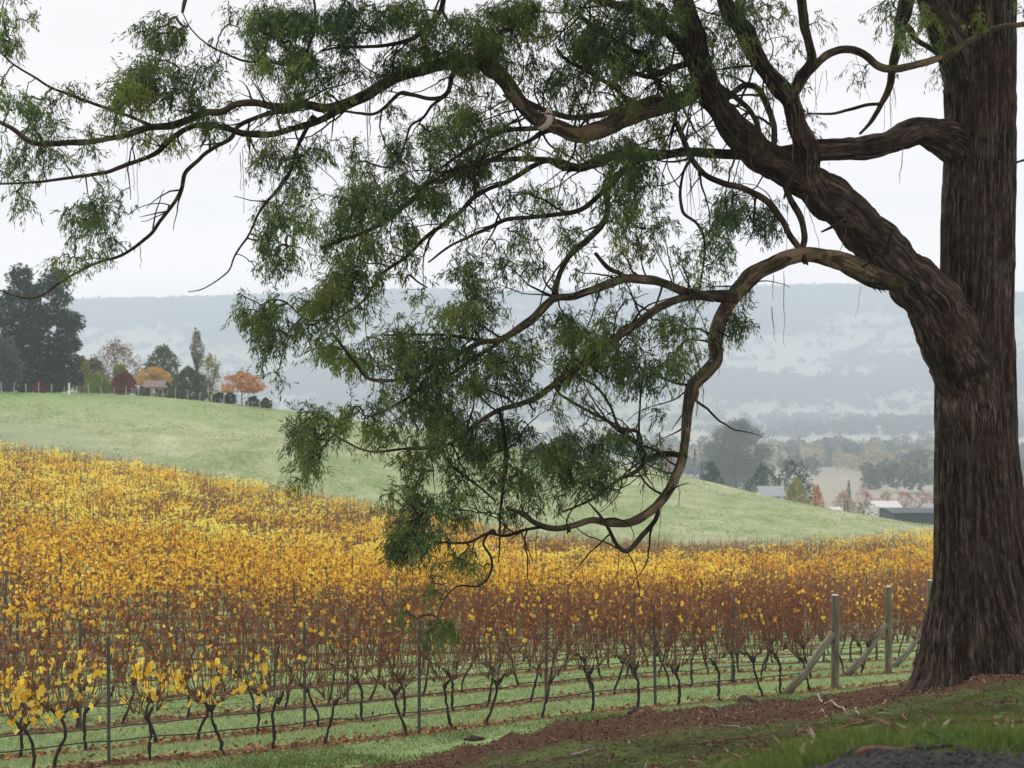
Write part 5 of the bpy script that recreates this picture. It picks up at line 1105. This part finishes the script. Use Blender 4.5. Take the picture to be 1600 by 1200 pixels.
    tpart('foliage', mk('foliage', local(V), Q, None, [M['gum_leaf']], None, False, None, {'tint': ti}), 'stuff')
me = gtw.mesh('twigs', [M['twig']]); v = np.empty(len(me.vertices) * 3, np.float32); me.vertices.foreach_get('co', v); me.vertices.foreach_set('co', (v.reshape(-1, 3) - T0).astype(np.float32).ravel()); me.update()
tpart('twigs', me, 'stuff')

# hanging ribbons of peeled bark
ST = [(1222,425,1222,542,2.2,17.7),(1206,430,1204,470,1.8,17.7),(1203,480,1207,535,1.8,17.7),(1342,448,1334,498,1.2,18.9),(1090,592,1086,652,4,16.9),(1096,600,1098,640,2,16.9),(382,236,385,336,2.2,16.9),(378,240,380,300,1.6,16.9),
      (576,158,577,292,1.6,17.6),(580,156,579,230,2.4,17.6),(572,160,574,205,1.6,17.6),(1030,730,1036,775,1.8,16.5),(1006,722,1002,800,1.6,16.5),(1012,724,1022,775,1.6,16.5),(966,856,963,912,1.8,16.5),(976,862,976,885,1.4,16.5),
      (1062,765,1056,792,3,16.5),(1058,748,1060,790,1.5,16.5),(1084,700,1082,728,2,16.6),(1090,690,1098,760,1.6,16.6),(1150,120,1148,175,1.6,18),(1195,120,1196,172,3,18),(1206,140,1204,205,2,18),(1160,250,1158,290,1.6,18),(1155,262,1153,340,1.5,18),
      (1271,112,1272,178,1.8,17.9),(1288,112,1289,150,1.5,17.9),(1282,115,1268,185,1,17.9),(1088,250,1090,330,2,18.2),(1076,255,1078,350,1.6,18.2),(1070,240,1086,345,1.4,18.2),(1388,135,1387,245,1.6,18.8),(1394,140,1396,175,1.4,18.8),
      (1246,372,1230,400,1.3,17.8),(1330,395,1318,384,1,18.4),(1020,268,1018,330,2.4,19.8),(1012,275,1016,305,2,19.8),(735,310,736,262,.8,20.2),(735,300,734,330,1.2,20.2),(1145,70,1150,130,1.8,18),(1110,60,1118,140,1.6,18.1),(1180,150,1186,215,2,18),
      (1228,310,1226,392,1.3,17.9),(1234,180,1236,260,2.6,17.8),(218,255,219,330,1.2,16.9),(212,258,214,300,1.4,16.9),(30,310,29,360,.8,16.9),(855,260,856,330,.8,20.2),(1175,60,1178,120,2.5,17.7),(1098,180,1104,250,2,18.1),(1292,255,1293,262,1.2,18.4)]
for k in range(60):
    a = mains[rng.integers(len(mains))] if k < 22 else limb_px[rng.choice(np.where((limb_px[:, 0] > 1040) & (limb_px[:, 0] < 1420) & (limb_px[:, 1] > 0) & (limb_px[:, 1] < 330) & (limb_px[:, 3] > 3))[0])]
    ST.append((a[0] + rng.normal(0, a[3] * .5), a[1] + a[3] * .5, a[0] + rng.normal(0, 8), a[1] + a[3] + rng.uniform(22, 95), rng.uniform(.9, 2.4), a[2] - .02))
for x0, y0, x1, y1, w, Y in ST:
    n = 9; u = np.linspace(0, 1, n); px = x0 + (x1 - x0) * u + rng.normal(0, 1.1, n) * u; py = y0 + (y1 - y0) * u; w_ = w * (.55 + .45 * np.sin(u * 3.0 + .3)) * np.linspace(1, .5, n)
    c = np.stack([(px - 800) / F * Y, np.full(n, Y) + rng.normal(0, .01, n) - .12, (600 - py) / F * Y], -1); a = rng.uniform(0, 3) + np.cumsum(rng.normal(0, .35, n)); S = np.stack([np.cos(a), np.sin(a), 0 * a], -1) * (w_ / 2 / F * Y)[:, None]
    nrm = np.stack([-np.sin(a), np.cos(a), 0 * a], -1) * .003
    V = np.stack([c - S, c + nrm, c + S, c - nrm], 1).reshape(-1, 3); i = np.arange(n - 1)[:, None] * 4
    tpart('bark_strip', mk('bark_strip', local(V), np.concatenate([i + [0, 1, 5, 4], i + [1, 2, 6, 5], i + [2, 3, 7, 6], i + [3, 0, 4, 7]]), None, [M['strip']]))
# splintered shreds on the underside of the low fork
for k in range(7):
    a = P(1362 + rng.normal(0, 6), 446 + rng.normal(0, 4), 18.9); b = a + np.array([rng.uniform(-.02, .28), -.05, rng.uniform(-.14, -.02)])
    V, Q, T3, uv = tube(spline([a, (a + b) / 2 + [0, 0, .02], b], .04), np.linspace(.022, .003, len(spline([a, (a + b) / 2 + [0, 0, .02], b], .04))), 5); tpart('bark_splinter', mk('bark_splinter', local(V), Q, T3, [M['bark_rough']], None, True, uv))

# ------------------------------------------------------------------ the bird on the limb
BY = 17.62; b0 = P(848, 203, BY)
bird = thing('perched_bird', 'stout cream breasted bird with dark wings perched on the high arching limb', 'bird', b0)
px_ = BY / F
def bp(x, y, d=0.0): return np.array([(x - 848) * px_, d, (203 - y) * px_])
body_m = plain('cream_plumage', (.44, .38, .32), .9, .12, 60); wing_m = plain('brown_plumage', (.055, .042, .034), .85, .4, 60); beak_m = plain('horn_beak', (.045, .04, .045), .5, .2, 40); crown_m = plain('buff_crown', (.46, .38, .26), .9, .12, 60)
q = spline([np.append(bp(838, 200), 1.5), np.append(bp(846, 198), 6.2), np.append(bp(853, 192), 8.2), np.append(bp(857, 186), 7.6), np.append(bp(857, 181), 6.0), np.append(bp(857, 177), 6.3), np.append(bp(857, 173.5), 4.6), np.append(bp(857, 172), 1.2)], px_ * 1.0)
V, Q, T3, uv = tube(q[:, :3], np.maximum(q[:, 3], .8) * px_, 14); obj('body', mk('body', V, Q, T3, [body_m], None, True), bird)
for s in (-1, 1):
    q = spline([np.append(bp(853, 184, s * 6.6 * px_), 2), np.append(bp(849, 189, s * 7.4 * px_), 4.2), np.append(bp(844, 194, s * 6.0 * px_), 3.6), np.append(bp(838, 199, s * 3 * px_), 1)], px_)
    V, Q, T3, uv = tube(q[:, :3], q[:, 3] * px_, 10); obj('wing', mk('wing', V, Q, T3, [wing_m], None, True), bird)
    q = spline([np.append(bp(852, 178.5, s * 5.0 * px_), .7), np.append(bp(857, 178.6, s * 6.2 * px_), 1.5), np.append(bp(862, 179.2, s * 4.2 * px_), .7)], px_); V, Q, T3, uv = tube(q[:, :3], q[:, 3] * px_, 8); obj('eye_stripe', mk('eye_stripe', V, Q, T3, [wing_m], None, True), bird)
q = spline([np.append(bp(841, 198), 3), np.append(bp(833, 200), 3.2), np.append(bp(822, 203), 2.6), np.append(bp(818, 204), 2)], px_); V, Q, T3, uv = tube(q[:, :3], q[:, 3] * px_, 8); obj('tail', mk('tail', V, Q, T3, [wing_m], None, True), bird)
q = spline([np.append(bp(854, 173.6), 2.6), np.append(bp(858, 172.2), 3.6), np.append(bp(861, 174), 2.4)], px_); V, Q, T3, uv = tube(q[:, :3], q[:, 3] * px_, 10); obj('crown_patch', mk('crown_patch', V, Q, T3, [crown_m], None, True), bird)
for dy, r in ((0, 2.0), (2.1, 1.7)):
    V, Q, T3, uv = tube(np.array([bp(861, 179.5 + dy * .8), bp(865, 180.4 + dy), bp(869, 181.4 + dy * .9)]), np.array([r, r * .8, .35]) * px_, 8); obj('beak', mk('beak', V, Q, T3, [beak_m if dy == 0 else body_m], None, True), bird)
for s in (-1, 1):
    V, Q, T3, uv = tube(np.array([bp(850, 197, s * 2.5 * px_), bp(850, 203.5, s * 2.5 * px_)]), 1.0 * px_, 6); obj('foot', mk('foot', V, Q, T3, [beak_m]), bird)

# ------------------------------------------------------------------ fallen sticks, bark and a weed on the bank
def on_ground(px, py):
    Y = np.exp(np.linspace(math.log(4), math.log(30), 900)); X = (px - 800) / F * Y; zz = z_at(X, Y); k = np.argmax(-(zz - (600 - py) / F * Y) <= 0)
    k = np.argmin(np.abs((600 - zz / Y * F) - py)); return np.array([X[k], Y[k], zz[k]])
def stick(name, label, cat, pix, r, mt, lift=.01, forks=0):
    P3 = np.array([on_ground(*p) for p in pix]); o = P3[0].copy()
    q = spline(P3 - o, .06); q += rng.normal(0, .004, q.shape); q[:, 2] = z_at(q[:, 0] + o[0], q[:, 1] + o[1]) - o[2] + lift + r * .6
    t = thing(name, label, cat, o); obj('stem', mk('stem', *tube(q, np.linspace(r, r * .45, len(q)), 7, True, .15)[:3], [mt], None, True), t)
    for f in range(forks):
        s = q[int(len(q) * (.35 + .25 * f))]; e = s + np.array([rng.normal(0, .10), rng.normal(0, .12), .03 + .03 * rng.random()]); obj('side_twig', mk('side_twig', *tube(np.array([s, (s + e) / 2 + [0, 0, .012], e]), [r * .5, r * .4, r * .15], 5)[:3], [mt], None, True), t)
stick('fallen_stick', 'long pale bare stick lying across the mulch below the wooden end post', 'stick', [(1272, 1093), (1292, 1102), (1318, 1110), (1343, 1121)], .017, M['stick'], .02, 1)
stick('fallen_twig', 'short crooked pale twig lying just below the long pale stick', 'twig', [(1284, 1109), (1288, 1116), (1297, 1121), (1309, 1121)], .010, M['stick'], .012, 1)
stick('fallen_twig', 'thin straight pale twig on grass right of the long pale stick', 'twig', [(1370, 1118), (1390, 1117), (1408, 1117)], .008, M['stick'], .012)
stick('bark_piece', 'reddish strip of fallen bark with a raised end in the bank grass', 'bark', [(1326, 1132), (1360, 1131), (1395, 1128), (1416, 1131)], .020, M['stick_red'], .02, 1)
stick('bark_piece', 'long dark reddish bark strip low on the bank left of the weed', 'bark', [(1245, 1153), (1280, 1148), (1312, 1144), (1345, 1139)], .020, M['stick_red'], .016, 1)
stick('bark_piece', 'red brown bark strip along the edge of the gravel track', 'bark', [(1340, 1183), (1385, 1178), (1420, 1176), (1440, 1176)], .012, M['stick_red'], .014)
stick('fallen_stick', 'short tan split stick standing out near the bottom of the bank', 'stick', [(1254, 1190), (1262, 1179), (1270, 1170)], .010, M['stick'], .02)
stick('bark_piece', 'dark bark strip on the grass at the lower left of the bank', 'bark', [(1098, 1165), (1130, 1160), (1165, 1155), (1185, 1150)], .018, M['stick_red'], .014, 1)
stick('fallen_twig', 'thin forked twig on the bank above the dark bark strip', 'twig', [(1128, 1134), (1150, 1136), (1176, 1143)], .008, M['stick'], .012, 1)
stick('fallen_stick', 'pale broken stick at the foot of the brown berm', 'stick', [(893, 1184), (906, 1181), (922, 1176)], .020, M['stick'], .02)
stick('bark_piece', 'reddish bark scrap on the bank to the right, under the trunk', 'bark', [(1465, 1135), (1490, 1132), (1512, 1128)], .014, M['stick_red'], .014)
stick('fallen_twig', 'short leaning twig in the grass at the right, under the trunk', 'twig', [(1557, 1125), (1563, 1120), (1570, 1117)], .008, M['stick'], .02)
for px, py, r, l in ((742, 1157, .10, 'dark clod of soil on top of the berm'), (893, 1163, .06, 'small pale stone half way down the berm'), (1000, 1115, .11, 'blackish clump of bark on the upper berm edge'), (1165, 1098, .13, 'dark hump of bark at the right end of the berm')):
    c = on_ground(px, py); d = rdir(60); 
    th_ = np.linspace(0, np.pi, 8)[:, None]; ph = np.linspace(0, 2 * np.pi, 13)[None, :-1]; V = np.stack([np.sin(th_) * np.cos(ph) * 1.5, np.sin(th_) * np.sin(ph), np.cos(th_) * .65 + 0 * ph], -1).reshape(-1, 3)
    V = V * (1 + .8 * fbm(V[:, 0] * 1.6 + px, V[:, 1] * 1.6, V[:, 2] * 1.6, 5, 3))[:, None] * r
    i = np.arange(7)[:, None] * 12; jx = np.arange(12)[None]; j2 = (jx + 1) % 12; Q = np.stack([i + jx, i + 12 + jx, i + 12 + j2, i + j2], -1).reshape(-1, 4)
    o = obj('stone' if 'stone' in l else 'soil_clod' if 'soil' in l else 'bark_clump', mk('clod', V, Q, None, [M['stick'] if 'stone' in l else M['vine_trunk']], None, True), None, c + [0, 0, r * .1]); tag(o, l, 'stone' if 'stone' in l else 'clod' if 'soil' in l else 'bark')
def weed(label, px, py, n, ln):
    c = on_ground(px, py); t = thing('broadleaf_weed', label, 'weed', c)
    for k in range(n):
        a = rng.uniform(0, 6.28); up = rng.uniform(.25, .8); l = ln * rng.uniform(.6, 1.1); u = np.linspace(0, 1, 6); w = .16 * l * np.sin(np.pi * (u * .92 + .06))
        r_ = l * u * math.cos(up); z = l * u * math.sin(up) - .5 * l * u**2 * .5; d = np.array([math.cos(a), math.sin(a), 0]); s = np.array([-d[1], d[0], 0])
        cen = d * r_[:, None] + np.array([0, 0, 1]) * z[:, None]; V = np.stack([cen - s * w[:, None] + [0, 0, .01], cen - [0, 0, .004], cen + s * w[:, None] + [0, 0, .01]], 1).reshape(-1, 3); i = np.arange(5)[:, None] * 3
        obj('leaf', mk('leaf', V, np.concatenate([i + [0, 1, 4, 3], i + [1, 2, 5, 4]]), None, [M['weed']], None, True), t)
weed('broad leaved green weed growing at the edge of the dark gravel', 1483, 1166, 26, .15)
weed('small pale green weed left of the bigger weed by the gravel', 1447, 1172, 10, .09)
weed('small green weed right of the bigger weed by the gravel', 1518, 1165, 12, .10)
